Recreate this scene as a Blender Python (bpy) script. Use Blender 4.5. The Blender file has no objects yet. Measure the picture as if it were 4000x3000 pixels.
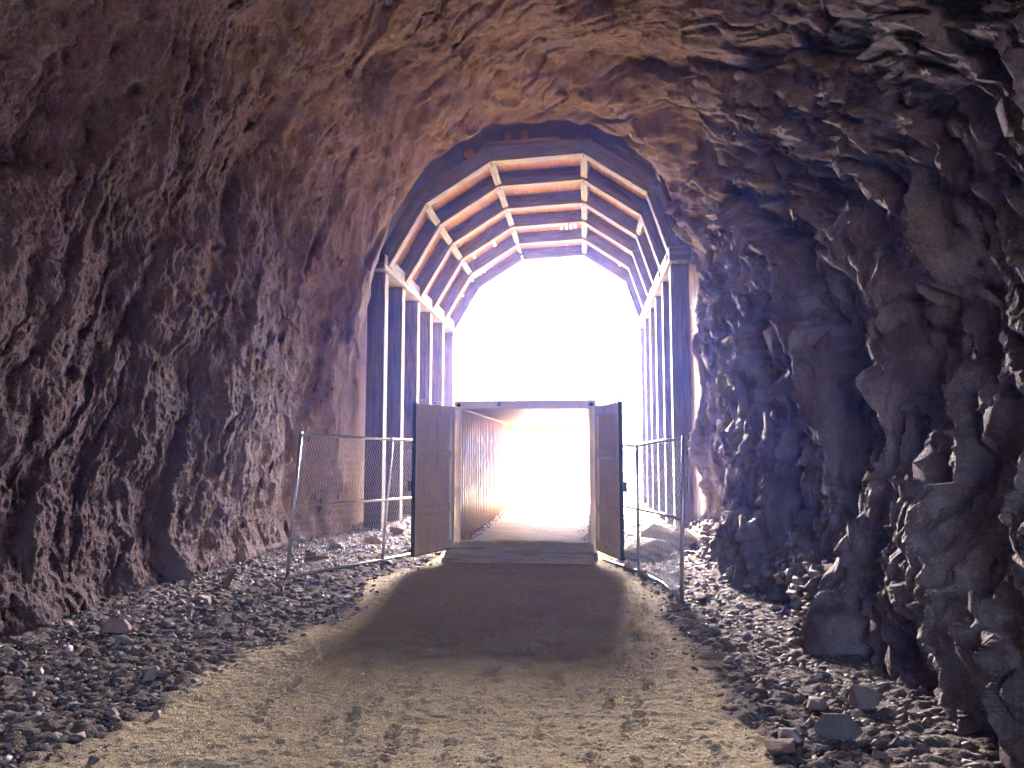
import bpy, bmesh, math, random
import numpy as np
from mathutils import Vector, Matrix
R = math.radians
sc = bpy.context.scene
COL = sc.collection

# ------------------------------------------------------------------ camera, sky, sun, exposure
cd = bpy.data.cameras.new("camera"); cam = bpy.data.objects.new("camera", cd); COL.objects.link(cam)
cd.lens = 25.335; cd.sensor_width = 36; cd.clip_start = 0.05; cd.clip_end = 2000
cam.location = (0, 0, 1.87); cam.rotation_euler = (R(90 + 5.24), 0, R(5.74))
sc.camera = cam

SUN_DIR = Vector((-0.17, 0.80, 0.60)).normalized()      # towards the sun
w = bpy.data.worlds.new("World"); sc.world = w; w.use_nodes = True
nt = w.node_tree; bg = nt.nodes["Background"]
sky = nt.nodes.new("ShaderNodeTexSky"); sky.sky_type = 'NISHITA'; sky.sun_disc = False; sky.dust_density = 10.0; sky.air_density = 0.8; sky.ozone_density = 0.6
sky.sun_elevation = math.asin(SUN_DIR.z)
sky.sun_rotation = math.atan2(SUN_DIR.x, SUN_DIR.y)
nt.links.new(sky.outputs[0], bg.inputs[0]); bg.inputs[1].default_value = 0.15
ld = bpy.data.lights.new("sun", 'SUN'); ld.energy = 2.0; ld.angle = R(0.5); ld.color = (1, 0.95, 0.88)
sun = bpy.data.objects.new("sun", ld); COL.objects.link(sun)
sun.rotation_euler = SUN_DIR.to_track_quat('Z', 'Y').to_euler(); sun.location = (-20, 10, 60)

sc.view_settings.view_transform = 'Standard'; sc.view_settings.look = 'None'
sc.view_settings.exposure = 6.55; sc.view_settings.gamma = 1.0; sc.view_settings.use_curve_mapping = False
cy = sc.cycles
cy.max_bounces = 10; cy.diffuse_bounces = 8; cy.glossy_bounces = 3; cy.transmission_bounces = 2
cy.volume_bounces = 1; cy.caustics_reflective = False; cy.caustics_refractive = False
cy.sample_clamp_indirect = 0; cy.use_adaptive_sampling = False
cy.use_denoising = True
cy.use_guiding = True; cy.use_surface_guiding = True; cy.use_volume_guiding = True; cy.guiding_training_samples = 128

# ------------------------------------------------------------------ numpy noise
def h2(ix, iy, seed):
    a = (ix.astype(np.int64) * 374761393 + iy.astype(np.int64) * 668265263 + seed * 1442695041) & 0xFFFFFFFF
    a = ((a ^ (a >> 13)) * 1274126177) & 0xFFFFFFFF
    a = ((a ^ (a >> 15)) * 2246822519) & 0xFFFFFFFF
    return ((a ^ (a >> 16)) & 0xFFFFFF).astype(np.float32) / 16777216.0

def perlin(x, y, seed=0):
    ix = np.floor(x); iy = np.floor(y); fx = (x - ix).astype(np.float32); fy = (y - iy).astype(np.float32)
    ux = fx * fx * fx * (fx * (fx * 6 - 15) + 10); uy = fy * fy * fy * (fy * (fy * 6 - 15) + 10)
    def g(dx, dy):
        a = h2(ix + dx, iy + dy, seed) * 6.2831853
        return np.cos(a) * (fx - dx) + np.sin(a) * (fy - dy)
    n0 = g(0, 0) * (1 - ux) + g(1, 0) * ux; n1 = g(0, 1) * (1 - ux) + g(1, 1) * ux
    return (n0 * (1 - uy) + n1 * uy) * 1.5

def fbm(x, y, seed=0, octs=4, gain=0.5, ridged=False):
    s = 0; a = 1.0; f = 1.0
    for o in range(octs):
        n = perlin(x * f + 17.3 * o, y * f - 9.1 * o, seed + o)
        s = s + a * ((0.5 - np.abs(n)) * 1.6 - 0.4 if ridged else n)
        a *= gain; f *= 2.03
    return s

def facets(x, y, seed, tilt=0.8, k=0.9, jag=0.0):
    """Angular broken-rock relief: the upper envelope of randomly tilted planes, one per jittered cell."""
    ix = np.floor(x); iy = np.floor(y)
    best = np.full(x.shape, -9.0, np.float32)
    for dx in (-1, 0, 1):
        for dy in (-1, 0, 1):
            cx = ix + dx; cyy = iy + dy
            px = cx + h2(cx, cyy, seed + 1); py = cyy + h2(cx, cyy, seed + 2)
            rx = (x - px).astype(np.float32); ry = (y - py).astype(np.float32)
            hgt = h2(cx, cyy, seed + 3)
            gx = (h2(cx, cyy, seed + 4) - 0.5) * 2 * tilt; gy = (h2(cx, cyy, seed + 5) - 0.5) * 2 * tilt
            an = h2(cx, cyy, seed + 6) * 3.1415927; ca = np.cos(an); sa = np.sin(an)
            m = np.maximum(np.abs(rx * ca + ry * sa), np.abs(ry * ca - rx * sa) * (.6 + .4 * hgt))
            v = hgt + gx * rx + gy * ry - k * .30 * (rx * rx + ry * ry) - 1.5 * np.maximum(m - .22, 0)
            best = np.maximum(best, v)
    return best

def steps(x, y, seed, tilt=0.7, k=16.0, bias=0.0):
    """Fractured plates: each cell its own tilted plane, with quick but continuous breaks between cells."""
    ix = np.floor(x); iy = np.floor(y)
    num = np.zeros(x.shape, np.float32); den = np.full(x.shape, 1e-12, np.float32)
    for dx in (-1, 0, 1):
        for dy in (-1, 0, 1):
            cx = ix + dx; cyy = iy + dy
            px = cx + h2(cx, cyy, seed + 1); py = cyy + h2(cx, cyy, seed + 2)
            rx = (x - px).astype(np.float32); ry = (y - py).astype(np.float32)
            v = h2(cx, cyy, seed + 3) - 0.5 + ((h2(cx, cyy, seed + 4) - 0.5) * 2 * tilt + bias) * rx + (h2(cx, cyy, seed + 5) - 0.5) * 2 * tilt * ry
            w_ = np.exp(-k * (rx * rx + ry * ry)); num += v * w_; den += w_
    return num / den

def sstep(a, b, x):
    t = np.clip((x - a) / (b - a), 0, 1); return t * t * (3 - 2 * t)

# ------------------------------------------------------------------ mesh helpers
def mesh_np(name, V, Fq, smooth=False, attrs=None, uv=None):
    me = bpy.data.meshes.new(name)
    V = np.ascontiguousarray(V, dtype=np.float32); Fq = np.ascontiguousarray(Fq, dtype=np.int32)
    n = Fq.shape[1]
    me.vertices.add(len(V)); me.vertices.foreach_set("co", V.ravel())
    me.loops.add(Fq.size); me.loops.foreach_set("vertex_index", Fq.ravel())
    me.polygons.add(len(Fq)); me.polygons.foreach_set("loop_start", np.arange(0, Fq.size, n, dtype=np.int32))
    me.update(calc_edges=True)
    if smooth: me.polygons.foreach_set("use_smooth", np.ones(len(Fq), bool))
    for k, a in (attrs or {}).items():
        at = me.attributes.new(k, 'FLOAT', 'POINT'); at.data.foreach_set("value", np.ascontiguousarray(a, dtype=np.float32).ravel())
    me.validate()
    return me

def tag(o, label=None, cat=None, group=None, kind=None):
    if label: o["label"] = label
    if cat: o["category"] = cat
    if group: o["group"] = group
    if kind: o["kind"] = kind
    return o

def link(name, me, mat=None, parent=None):
    o = bpy.data.objects.new(name, me); COL.objects.link(o)
    if mat is not None and not me.materials: me.materials.append(mat)
    if parent is not None: o.parent = parent
    return o

def empty(name, loc, rot=(0, 0, 0)):
    o = bpy.data.objects.new(name, None); o.empty_display_size = 0.2
    o.location = loc; o.rotation_euler = rot; COL.objects.link(o); return o

class MB:
    def __init__(s): s.v = []; s.f = []; s.uv = []
    def face(s, idx, uvs=None):
        s.f.append(tuple(idx)); s.uv.append(uvs or [(0, 0)] * len(idx))
    def obox(s, c, ax, h, uo=None):
        """box: centre, three axes (first is the long one), half sizes; UV in metres, u along the length"""
        c = Vector(c); ax = [Vector(a).normalized() for a in ax]; b = len(s.v)
        uo = random.random() * 30 if uo is None else uo
        for i in (-1, 1):
            for j in (-1, 1):
                for k in (-1, 1): s.v.append(c + ax[0] * h[0] * i + ax[1] * h[1] * j + ax[2] * h[2] * k)
        q = [((0, 1, 3, 2), 1, 2), ((4, 6, 7, 5), 1, 2), ((0, 4, 5, 1), 0, 2), ((2, 3, 7, 6), 0, 2), ((0, 2, 6, 4), 0, 1), ((1, 5, 7, 3), 0, 1)]
        for idx, a, d in q:
            uvs = []
            for n in idx:
                co = ((-1, 1)[n >> 2 & 1] * h[0], (-1, 1)[n >> 1 & 1] * h[1], (-1, 1)[n & 1] * h[2])
                uvs.append((co[a] + uo, co[d] + uo * 0.37 + a * 3.1))
            s.face([b + n for n in idx], uvs)
        return s
    def box(s, x0, x1, y0, y1, z0, z1, long=None):
        d = [(x1 - x0) / 2, (y1 - y0) / 2, (z1 - z0) / 2]
        A = [Vector((1, 0, 0)), Vector((0, 1, 0)), Vector((0, 0, 1))]
        l = long if long is not None else max(range(3), key=lambda i: d[i]); o = [l] + [i for i in range(3) if i != l]
        return s.obox(((x0 + x1) / 2, (y0 + y1) / 2, (z0 + z1) / 2), [A[i] for i in o], [d[i] for i in o])
    def tube(s, pts, r, n=8, cap=True):
        pts = [Vector(p) for p in pts]; b = len(s.v); up = None
        for i, p in enumerate(pts):
            t = (pts[min(i + 1, len(pts) - 1)] - pts[max(i - 1, 0)]).normalized()
            if up is None or abs(t.dot(up)) > .95: up = Vector((0, 0, 1)) if abs(t.z) < .9 else Vector((1, 0, 0))
            a = t.cross(up).normalized(); c = t.cross(a)
            rr = r[i] if isinstance(r, (list, tuple)) else r
            for k in range(n):
                an = 2 * math.pi * k / n; s.v.append(p + (a * math.cos(an) + c * math.sin(an)) * rr)
        for i in range(len(pts) - 1):
            for k in range(n):
                k2 = (k + 1) % n; s.face([b + i * n + k, b + i * n + k2, b + (i + 1) * n + k2, b + (i + 1) * n + k])
        if cap:
            s.face([b + k for k in range(n)][::-1]); s.face([b + (len(pts) - 1) * n + k for k in range(n)])
        return s
    def prism(s, poly, y0, y1, uo=None):
        """polygon in the xz plane extruded along y; first edge gives the grain"""
        b = len(s.v); n = len(poly); uo = random.random() * 30 if uo is None else uo
        p0 = Vector(poly[0]); e = (Vector(poly[1]) - p0).normalized(); q = Vector((-e.y, e.x))
        loc = [((Vector(p) - p0).dot(e), (Vector(p) - p0).dot(q)) for p in poly]
        for y in (y0, y1):
            for p in poly: s.v.append(Vector((p[0], y, p[1])))
        s.face(list(range(b, b + n)), [(a + uo, c + uo) for a, c in loc])
        s.face(list(range(b + n, b + 2 * n))[::-1], [(a + uo, c + uo + 2) for a, c in loc][::-1])
        for i in range(n):
            j = (i + 1) % n
            s.face([b + j, b + i, b + n + i, b + n + j], [(loc[j][0] + uo, 5 + loc[j][1]), (loc[i][0] + uo, 5 + loc[i][1]), (loc[i][0] + uo, 5.0 + loc[i][1] + (y1 - y0)), (loc[j][0] + uo, 5 + loc[j][1] + (y1 - y0))])
        return s
    def build(s, name, mat, parent=None, bevel=0, smooth=False, seg=1, origin=None):
        me = bpy.data.meshes.new(name)
        off = Vector(origin) if origin is not None else Vector()
        me.from_pydata([tuple(v - off) for v in s.v], [], s.f)
        uvl = me.uv_layers.new(name="UVMap"); fl = [c for f in s.uv for uv in f for c in uv]
        uvl.data.foreach_set("uv", fl)
        bm = bmesh.new(); bm.from_mesh(me); bmesh.ops.recalc_face_normals(bm, faces=bm.faces); bm.to_mesh(me); bm.free()
        if smooth: me.polygons.foreach_set("use_smooth", [True] * len(me.polygons))
        o = link(name, me, mat, parent)
        if origin is not None: o.location = off
        if bevel:
            m = o.modifiers.new("bevel", 'BEVEL'); m.width = bevel; m.segments = seg; m.limit_method = 'ANGLE'
        return o

# ------------------------------------------------------------------ materials
class NT:
    def __init__(s, name):
        s.m = bpy.data.materials.new(name); s.m.use_nodes = True; s.t = s.m.node_tree; s.b = s.t.nodes["Principled BSDF"]
    def n(s, typ, **kw):
        nd = s.t.nodes.new("ShaderNode" + typ)
        for k, v in kw.items():
            if k.startswith("i_"): nd.inputs[k[2:].replace("_", " ")].default_value = v
            else: setattr(nd, k, v)
        return nd
    def l(s, a, b): s.t.links.new(a, b)
    def coord(s, kind="Object", scale=(1, 1, 1), rot=(0, 0, 0)):
        c = s.n("TexCoord"); m = s.n("Mapping"); m.inputs["Scale"].default_value = scale; m.inputs["Rotation"].default_value = rot
        s.l(c.outputs[kind], m.inputs[0]); return m.outputs[0]
    def noise(s, vec, scale, detail=4, rough=0.6, dist=0):
        n = s.n("TexNoise", i_Scale=scale, i_Detail=detail, i_Roughness=rough, i_Distortion=dist); s.l(vec, n.inputs["Vector"]); return n.outputs[0]
    def voro(s, vec, scale, feature='F1', out="Distance", rnd=1.0):
        n = s.n("TexVoronoi", i_Scale=scale, feature=feature); n.inputs["Randomness"].default_value = rnd; s.l(vec, n.inputs["Vector"]); return n.outputs[out]
    def ramp(s, fac, stops, interp='LINEAR'):
        r = s.n("ValToRGB"); r.color_ramp.interpolation = interp; e = r.color_ramp.elements
        while len(e) < len(stops): e.new(0.5)
        for el, (p, c) in zip(e, stops): el.position = p; el.color = (c, c, c, 1) if isinstance(c, (int, float)) else (*c, 1)
        s.l(fac, r.inputs[0]); return r.outputs[0]
    def mix(s, fac, a, b, mode='MIX'):
        m = s.n("MixRGB", blend_type=mode)
        for inp, v in ((m.inputs[0], fac), (m.inputs[1], a), (m.inputs[2], b)):
            if isinstance(v, (int, float)): inp.default_value = v if inp.type == 'VALUE' else (v, v, v, 1)
            elif isinstance(v, tuple): inp.default_value = (*v, 1)
            else: s.l(v, inp)
        return m.outputs[0]
    def math(s, op, a, b=0.0):
        m = s.n("Math", operation=op)
        for inp, v in ((m.inputs[0], a), (m.inputs[1], b)):
            if isinstance(v, (int, float)): inp.default_value = v
            else: s.l(v, inp)
        return m.outputs[0]
    def attr(s, name): a = s.n("Attribute"); a.attribute_name = name; return a.outputs["Fac"]
    def bump(s, hgt, dist, strength=1.0, prev=None):
        b = s.n("Bump"); b.inputs["Strength"].default_value = strength; b.inputs["Distance"].default_value = dist
        s.l(hgt, b.inputs["Height"])
        if prev is not None: s.l(prev, b.inputs["Normal"])
        return b.outputs[0]
    def fin(s, color, rough=0.8, normal=None, metal=0.0, spec=0.5):
        for inp, v in ((s.b.inputs["Base Color"], color), (s.b.inputs["Roughness"], rough), (s.b.inputs["Metallic"], metal)):
            if isinstance(v, (int, float)): inp.default_value = v
            elif isinstance(v, tuple): inp.default_value = (*v, 1)
            else: s.l(v, inp)
        s.b.inputs["Specular IOR Level"].default_value = spec
        if normal is not None: s.l(normal, s.b.inputs["Normal"])
        return s.m

def rock_mat():
    t = NT("rock"); v = t.coord()
    vs = t.coord("Object", (1, 1, 0.35), (R(28), 0, 0))
    n1 = t.noise(v, 0.55, 5, .62, .4); n2 = t.noise(vs, 2.6, 6, .65, .6); n3 = t.noise(v, 38, 4, .7)
    col = t.ramp(n1, [(.32, (.055, .023, .024)), (.5, (.092, .040, .041)), (.66, (.130, .062, .062))])
    col = t.mix(t.ramp(n2, [(.45, 0.0), (.68, .45)]), col, (.14, .084, .081))
    col = t.mix(t.ramp(t.noise(vs, 5.5, 5, .7, 1.2), [(.56, 0.0), (.66, .6)]), col, (.075, .045, .042))
    grey = t.mix(t.ramp(n2, [(.38, 0.0), (.62, 1.0)]), (.15, .105, .10), (.40, .36, .355))
    col = t.mix(t.math('MULTIPLY', t.attr("grey"), t.ramp(n1, [(.3, .45), (.6, 1.0)])), col, grey)
    col = t.mix(t.ramp(n3, [(.3, .55), (.7, 0.0)]), col, t.mix(1.0, col, .55, 'MULTIPLY'))
    col = t.mix(t.math('MULTIPLY', t.attr("pale_low"), .8), col, (.36, .27, .235))  # paler, pinker tone low on the left wall towards the timbers
    fine = t.noise(v, 26, 8, .75); vor = t.voro(v, 55)
    b1 = t.bump(t.noise(t.coord('Object', (1, 1, .6), (R(28), 0, 0)), 6, 5, .6, .2), .04, .8)
    b2 = t.bump(fine, .05, 1.0, b1)
    b3 = t.bump(vor, .010, .9, b2)
    return t.fin(col, t.mix(t.attr("grey"), .9, .72), b3, 0, .4)

def ground_mat():
    t = NT("floor_dirt"); v = t.coord()
    sand = t.attr("sand")
    n1 = t.noise(v, .9, 5, .6, .5); n2 = t.noise(v, 7, 6, .7); n3 = t.noise(v, 70, 4, .7)
    c1 = t.ramp(n1, [(.3, (.52, .42, .26)), (.6, (.64, .53, .34))])
    c1 = t.mix(t.ramp(n2, [(.36, .45), (.52, 0.0)]), c1, (.36, .27, .165))
    c1 = t.mix(t.ramp(n3, [(.35, .6), (.6, 0.0)]), c1, (.32, .25, .17))
    c1 = t.mix(t.ramp(t.noise(v, 3.1, 3, .5), [(.55, 0.0), (.72, .55)]), c1, (.45, .36, .235))
    c2 = t.ramp(t.noise(v, 16, 5, .7), [(.3, (.07, .055, .05)), (.6, (.16, .13, .12)), (.75, (.26, .22, .2))])
    col = t.mix(sand, c2, c1)
    out = t.attr("outside")
    col = t.mix(t.math('MINIMUM', out, 1.0), col, t.ramp(t.noise(v, .3, 6, .6), [(.3, (.115, .10, .09)), (.7, (.175, .155, .14))]))
    col = t.mix(t.math('SUBTRACT', out, 1.0), col, (.60, .46, .32))  # pale ground behind the camera, added to bounce warm fill forward
    b = t.bump(t.noise(v, 40, 6, .75), .013, 1.0)
    b = t.bump(t.voro(v, 85), .008, .9, b)
    return t.fin(col, .92, b, 0, .25)

def stone_mat(name, base, var, hue=(.2, .12, .1)):
    t = NT(name); v = t.coord(); oi = t.n("ObjectInfo")
    a = t.attr("rnd")
    col = t.ramp(a, [(0.0, tuple(c * .45 for c in base)), (.35, base), (.7, tuple(c * 1.35 for c in base)), (1.0, var)])
    col = t.mix(t.ramp(t.math('FRACT', t.math('MULTIPLY', a, 7.3)), [(.55, 0.0), (.75, .8)]), col, hue)
    col = t.mix(t.ramp(t.noise(v, 25, 4, .7), [(.35, .5), (.65, 0.0)]), col, t.mix(1.0, col, .5, 'MULTIPLY'))
    return t.fin(col, t.ramp(a, [(0, .9), (1, .68)]), t.bump(t.noise(v, 60, 4, .7), .006, .8), 0, .5)

def wood_mat(name, c0, c1, c2, dark=.5):
    t = NT(name); u = t.coord("UV", (1.2, 16, 1)); u2 = t.coord("UV", (.7, 60, 1)); u3 = t.coord("UV", (2, 3, 1)); v = t.coord("UV", (.25, 5, 1))
    g = t.noise(u, 1, 6, .65, .6); g2 = t.noise(u2, 1, 3, .7)
    col = t.ramp(g, [(.3, c0), (.5, c1), (.72, c2)])
    col = t.mix(t.ramp(g2, [(.35, dark), (.55, 0.0)]), col, t.mix(1.0, col, .45, 'MULTIPLY'))
    col = t.mix(t.ramp(t.noise(u3, 1, 4, .6), [(.4, .45), (.65, 0.0)]), col, t.mix(1.0, col, .6, 'MULTIPLY'))
    crack = t.ramp(t.noise(v, 1, 3, .4, 1.5), [(.488, 0.0), (.5, 1.0), (.512, 0.0)])
    col = t.mix(t.math('MULTIPLY', crack, .75), col, (.03, .02, .015))
    b = t.bump(g, .006, .7); b = t.bump(g2, .003, .8, b)
    b = t.bump(t.math('SUBTRACT', 1.0, crack), .012, .8, b)
    return t.fin(col, .8, b, 0, .3)

def paint_mat(name, c, rust=(.16, .07, .035), dirt=.5, rough=.5):
    t = NT(name); v = t.coord(); vz = t.coord("Object", (6, 6, .7))
    col = t.mix(t.ramp(t.noise(v, 1.3, 5, .6, .5), [(.35, .35), (.65, 0.0)]), c, t.mix(1.0, c, .78, 'MULTIPLY'))
    col = t.mix(t.ramp(t.noise(vz, 2.0, 5, .7), [(.5, 0.0), (.72, dirt)]), col, tuple(x * .62 for x in c))
    col = t.mix(t.ramp(t.noise(v, 9, 6, .75), [(.66, 0.0), (.71, 1.0)]), col, rust)
    b = t.bump(t.noise(v, 4, 3, .5), .01, .35)
    return t.fin(col, t.ramp(t.noise(v, 5, 4), [(.3, rough - .1), (.7, rough + .2)]), b, 0, .5)

def simple_mat(name, c, rough=.6, metal=0, nscale=20, var=.25, bump=.002):
    t = NT(name); v = t.coord(); n = t.noise(v, nscale, 5, .65)
    col = t.mix(t.ramp(n, [(.3, 1.0), (.7, 0.0)]), c, tuple(x * (1 - var) for x in c))
    return t.fin(col, rough, t.bump(n, bump, .6), metal, .5)

M = dict(
    rock=rock_mat(), ground=ground_mat(),
    gravel=stone_mat("grey_rubble", (.145, .125, .118), (.36, .34, .33)),
    stone=stone_mat("brown_stone", (.22, .18, .155), (.36, .32, .29)),
    redstone=stone_mat("red_stone", (.25, .15, .115), (.36, .25, .2)),
    olive=stone_mat("olive_stone", (.24, .21, .14), (.36, .32, .23), (.25, .2, .13)),
    hill=simple_mat("pale_desert_rock", (.28, .245, .215), .95, 0, .5, .35, .2),
    shrub=simple_mat("shrub_leaves", (.035, .045, .02), .9),
    timber=wood_mat("old_timber", (.07, .056, .050), (.13, .105, .09), (.20, .165, .135)),
    plank=wood_mat("red_plank", (.12, .05, .03), (.19, .085, .05), (.27, .135, .085), .3),
    ramp=wood_mat("ramp_board", (.36, .29, .20), (.50, .41, .29), (.60, .50, .37), .3),
    ply=simple_mat("plywood_floor", (.52, .43, .26), .75, 0, 3, .35, .004),
    beige=paint_mat("beige_paint", (.62, .47, .13), rough=.34),
    doorp=paint_mat("beige_door_paint", (.76, .62, .44), dirt=.6),
    galv=simple_mat("galvanised_steel", (.55, .56, .58), .38, .85, 30, .3),
    wire=simple_mat("galvanised_wire", (.62, .62, .62), .5, .3, 30, .2),
    black=simple_mat("black_rubber", (.03, .032, .035), .5),
    steel=simple_mat("dark_steel", (.12, .12, .12), .5, .7),
    tarp=simple_mat("tan_canvas", (.50, .42, .24), .7, 0, 6, .3, .01),
    signm=simple_mat("rusty_sign_plate", (.42, .34, .18), .7, 0, 14, .45),
    ink=simple_mat("black_ink", (.025, .02, .018), .7),
    blue=simple_mat("blue_sticker", (.05, .08, .28), .5), white=simple_mat("white_ink", (.7, .7, .75), .6),
    skin=simple_mat("skin", (.45, .28, .2), .6), shirt=simple_mat("pale_blue_shirt", (.10, .14, .35), .9),
    jeans=simple_mat("dark_blue_trousers", (.02, .02, .06), .9), hair=simple_mat("dark_hair", (.02, .015, .01), .8),
    redcloth=simple_mat("red_cloth", (.35, .05, .05), .9), bench=simple_mat("bench_steel", (.06, .06, .07), .6),
    benchseat=simple_mat("bench_red_slats", (.22, .06, .05), .6),
    orange=simple_mat("orange_plastic", (.75, .16, .03), .5),
)

# ------------------------------------------------------------------ terrain functions
def sandL(y): return -3.15 - 0.25 * np.sin(y * .55) + .12 * np.sin(y * 1.7) + .55 * sstep(10.0, 12.5, y)
def sandR(y): return 1.05 - .1 * np.sin(y * .8 + 1) - .55 * sstep(9.5, 12.0, y)

def ground_z(x, y):
    l = sstep(0, 2.2, sandL(y) - x); r = sstep(0, 1.3, x - sandR(y)); ins = 1 - sstep(24, 32, y)
    z = (.10 * l + .06 * r) * ins
    z = z + .018 * fbm(x * .8, y * .8, 5, 3)
    return z

# ------------------------------------------------------------------ ground sheet
def build_ground():
    xs = np.concatenate([-150 + 0 * np.zeros(1), -np.geomspace(140, 6.3, 26), np.arange(-6.2, 3.41, .0125), np.geomspace(3.5, 150, 26)])
    fy = [2.6]
    while fy[-1] < 17: fy.append(fy[-1] + max(.0105, .0019 * fy[-1]))
    while fy[-1] < 32: fy.append(fy[-1] + .08)
    ys = np.concatenate([np.linspace(-150, 2.5, 70), np.array(fy), np.geomspace(32.3, 170, 50)])
    X, Y = np.meshgrid(xs, ys); X = X.astype(np.float32); Y = Y.astype(np.float32)
    Z = ground_z(X, Y)
    d = fbm(X * 5, Y * 5, 21, 5, .6) * .009
    edge = .18 * fbm(X * 1.6, Y * 1.6, 31, 4)
    sand = sstep(-.12, .22, X - sandL(Y) + edge) * sstep(-.10, .2, sandR(Y) - X + edge)
    # scuffed sand: hummocks and grains
    hum = fbm(X * 9, Y * 6, 41, 4, .55)
    Z += d + sand * (.003 * hum + .0048 * fbm(X * 24, Y * 20, 51, 4, .62)) + sand * .007 * np.clip(facets(X * 16, Y * 13, 64, 1.4, 1.0) - .55, 0, 1) + (1 - sand) * .03 * facets(X * 11, Y * 11, 61, 1.2, 1.0)
    # wheel grooves of carts, running the length of the path
    for gx, ph, wd, dp in ((-1.95, .3, .035, .010), (-1.15, 1.2, .03, .008), (-.45, 2.2, .035, .009), (.25, .1, .03, .007)):
        c = gx + .10 * np.sin(Y * .5 + ph) + .05 * np.sin(Y * 1.3 + ph)
        dd = (X - c) / wd
        Z -= sand * dp * np.exp(-dd * dd) * (0.55 + .45 * np.sin(Y * 1.1 + ph * 3))
    # boot prints with treads
    rg = np.random.RandomState(7)
    x0g, dxg = -6.2, .0125
    i0 = 27
    ysf = ys
    for k in range(330):
        py = 2.9 + 9.0 * rg.rand() ** 1.2; px = -2.7 + 3.5 * rg.rand()
        if py > 11.6: continue
        an = rg.choice([0, math.pi]) + rg.normal(0, .22)
        L, W = .15, .052
        ja, jb = np.searchsorted(ysf, [py - .22, py + .22]); ia, ib = np.searchsorted(xs, [px - .22, px + .22])
        sx = X[ja:jb, ia:ib] - px; sy = Y[ja:jb, ia:ib] - py
        if sx.size == 0: continue
        u = sx * math.sin(an) + sy * math.cos(an); v = sx * math.cos(an) - sy * math.sin(an)
        wloc = W * (1 - .25 * np.cos(u / L * 3.0) ** 2 * (np.abs(u) < L * .5))
        rr = (u / L) ** 2 + (v / wloc) ** 2
        inside = 1 - sstep(.7, 1.15, rr)
        rim = np.exp(-((rr - 1.35) / .35) ** 2)
        f = rg.choice([150, 190, 230]); tread = np.sin(u * f + .5 * np.abs(v) * f * rg.choice([0, 1])) * .0038
        Z[ja:jb, ia:ib] += sand[ja:jb, ia:ib] * (inside * (-.005 + .6 * tread) + rim * .0045) * (0.6 + .8 * rg.rand())
    V = np.stack([X, Y, Z], -1).reshape(-1, 3)
    ny, nx = X.shape; I = np.arange(ny * nx).reshape(ny, nx)
    F = np.stack([I[:-1, :-1], I[:-1, 1:], I[1:, 1:], I[1:, :-1]], -1).reshape(-1, 4)
    out = sstep(20, 27, Y) + 2 * (1 - sstep(-24, -20, Y))
    me = mesh_np("ground", V, F, True, dict(sand=sand * 1.0, outside=out))
    tag(link("ground", me, M["ground"]), kind="structure", label="trampled sandy path between strips of rubble")
build_ground()

# ------------------------------------------------------------------ rock tunnel and the hill it runs through
PROF = [(-5.55, -.6), (-5.5, 1.2), (-5.4, 3.0), (-5.25, 4.6), (-4.95, 6.1), (-4.25, 7.6), (-3.2, 8.75), (-1.7, 9.4), (-.3, 9.4), (1.0, 8.85),
        (1.95, 7.8), (2.45, 6.4), (2.6, 4.8), (2.62, 3.0), (2.62, 1.2), (2.62, -.6)]
def profile(n):
    P = np.array(PROF); T = np.linspace(0, len(P) - 1, 4000)
    def cr(t):
        i = np.clip(t.astype(int), 0, len(P) - 2); f = (t - i)[:, None]
        p0 = P[np.maximum(i - 1, 0)]; p1 = P[i]; p2 = P[i + 1]; p3 = P[np.minimum(i + 2, len(P) - 1)]
        return .5 * ((2 * p1) + (-p0 + p2) * f + (2 * p0 - 5 * p1 + 4 * p2 - p3) * f ** 2 + (-p0 + 3 * p1 - 3 * p2 + p3) * f ** 3)
    Q = cr(T); d = np.r_[0, np.cumsum(np.linalg.norm(np.diff(Q, axis=0), axis=1))]
    s = np.linspace(0, d[-1], n); q = np.stack([np.interp(s, d, Q[:, 0]), np.interp(s, d, Q[:, 1])], 1)
    tg = np.gradient(q, axis=0); tg /= np.linalg.norm(tg, axis=1)[:, None]
    nrm = np.stack([tg[:, 1], -tg[:, 0]], 1)          # points inwards
    return s, q, nrm, d[-1]

def stone_templates(nt=14, npts=11, flat=.55, seed=3):
    rg = np.random.RandomState(seed); out = []
    for t in range(nt):
        bm = bmesh.new(); p = rg.normal(size=(npts, 3)); p /= np.linalg.norm(p, axis=1)[:, None]
        p *= (.75 + .35 * rg.rand(npts))[:, None]; p[:, 1] *= .6 + .3 * rg.rand(); p[:, 2] *= flat * (.6 + .8 * rg.rand())
        for c in p: bm.verts.new(c)
        r = bmesh.ops.convex_hull(bm, input=bm.verts)
        bmesh.ops.delete(bm, geom=[g for g in r["geom_interior"] if isinstance(g, bmesh.types.BMVert)], context='VERTS')
        bmesh.ops.triangulate(bm, faces=bm.faces); bm.verts.index_update()
        out.append((np.array([v.co[:] for v in bm.verts], np.float32), np.array([[v.index for v in f.verts] for f in bm.faces], np.int32))); bm.free()
    return out
TPL = stone_templates()

def rot_mats(rg, n, tilt):
    az = rg.rand(n) * 6.283; ax = rg.normal(0, tilt, n); ay = rg.normal(0, tilt, n)
    def m(c, s, k):
        z = np.zeros(n); o = np.ones(n)
        if k == 'z': a = [[c, -s, z], [s, c, z], [z, z, o]]
        elif k == 'x': a = [[o, z, z], [z, c, -s], [z, s, c]]
        else: a = [[c, z, s], [z, o, z], [-s, z, c]]
        return np.array(a).transpose(2, 0, 1)
    return m(np.cos(az), np.sin(az), 'z') @ m(np.cos(ax), np.sin(ax), 'x') @ m(np.cos(ay), np.sin(ay), 'y')

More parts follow.
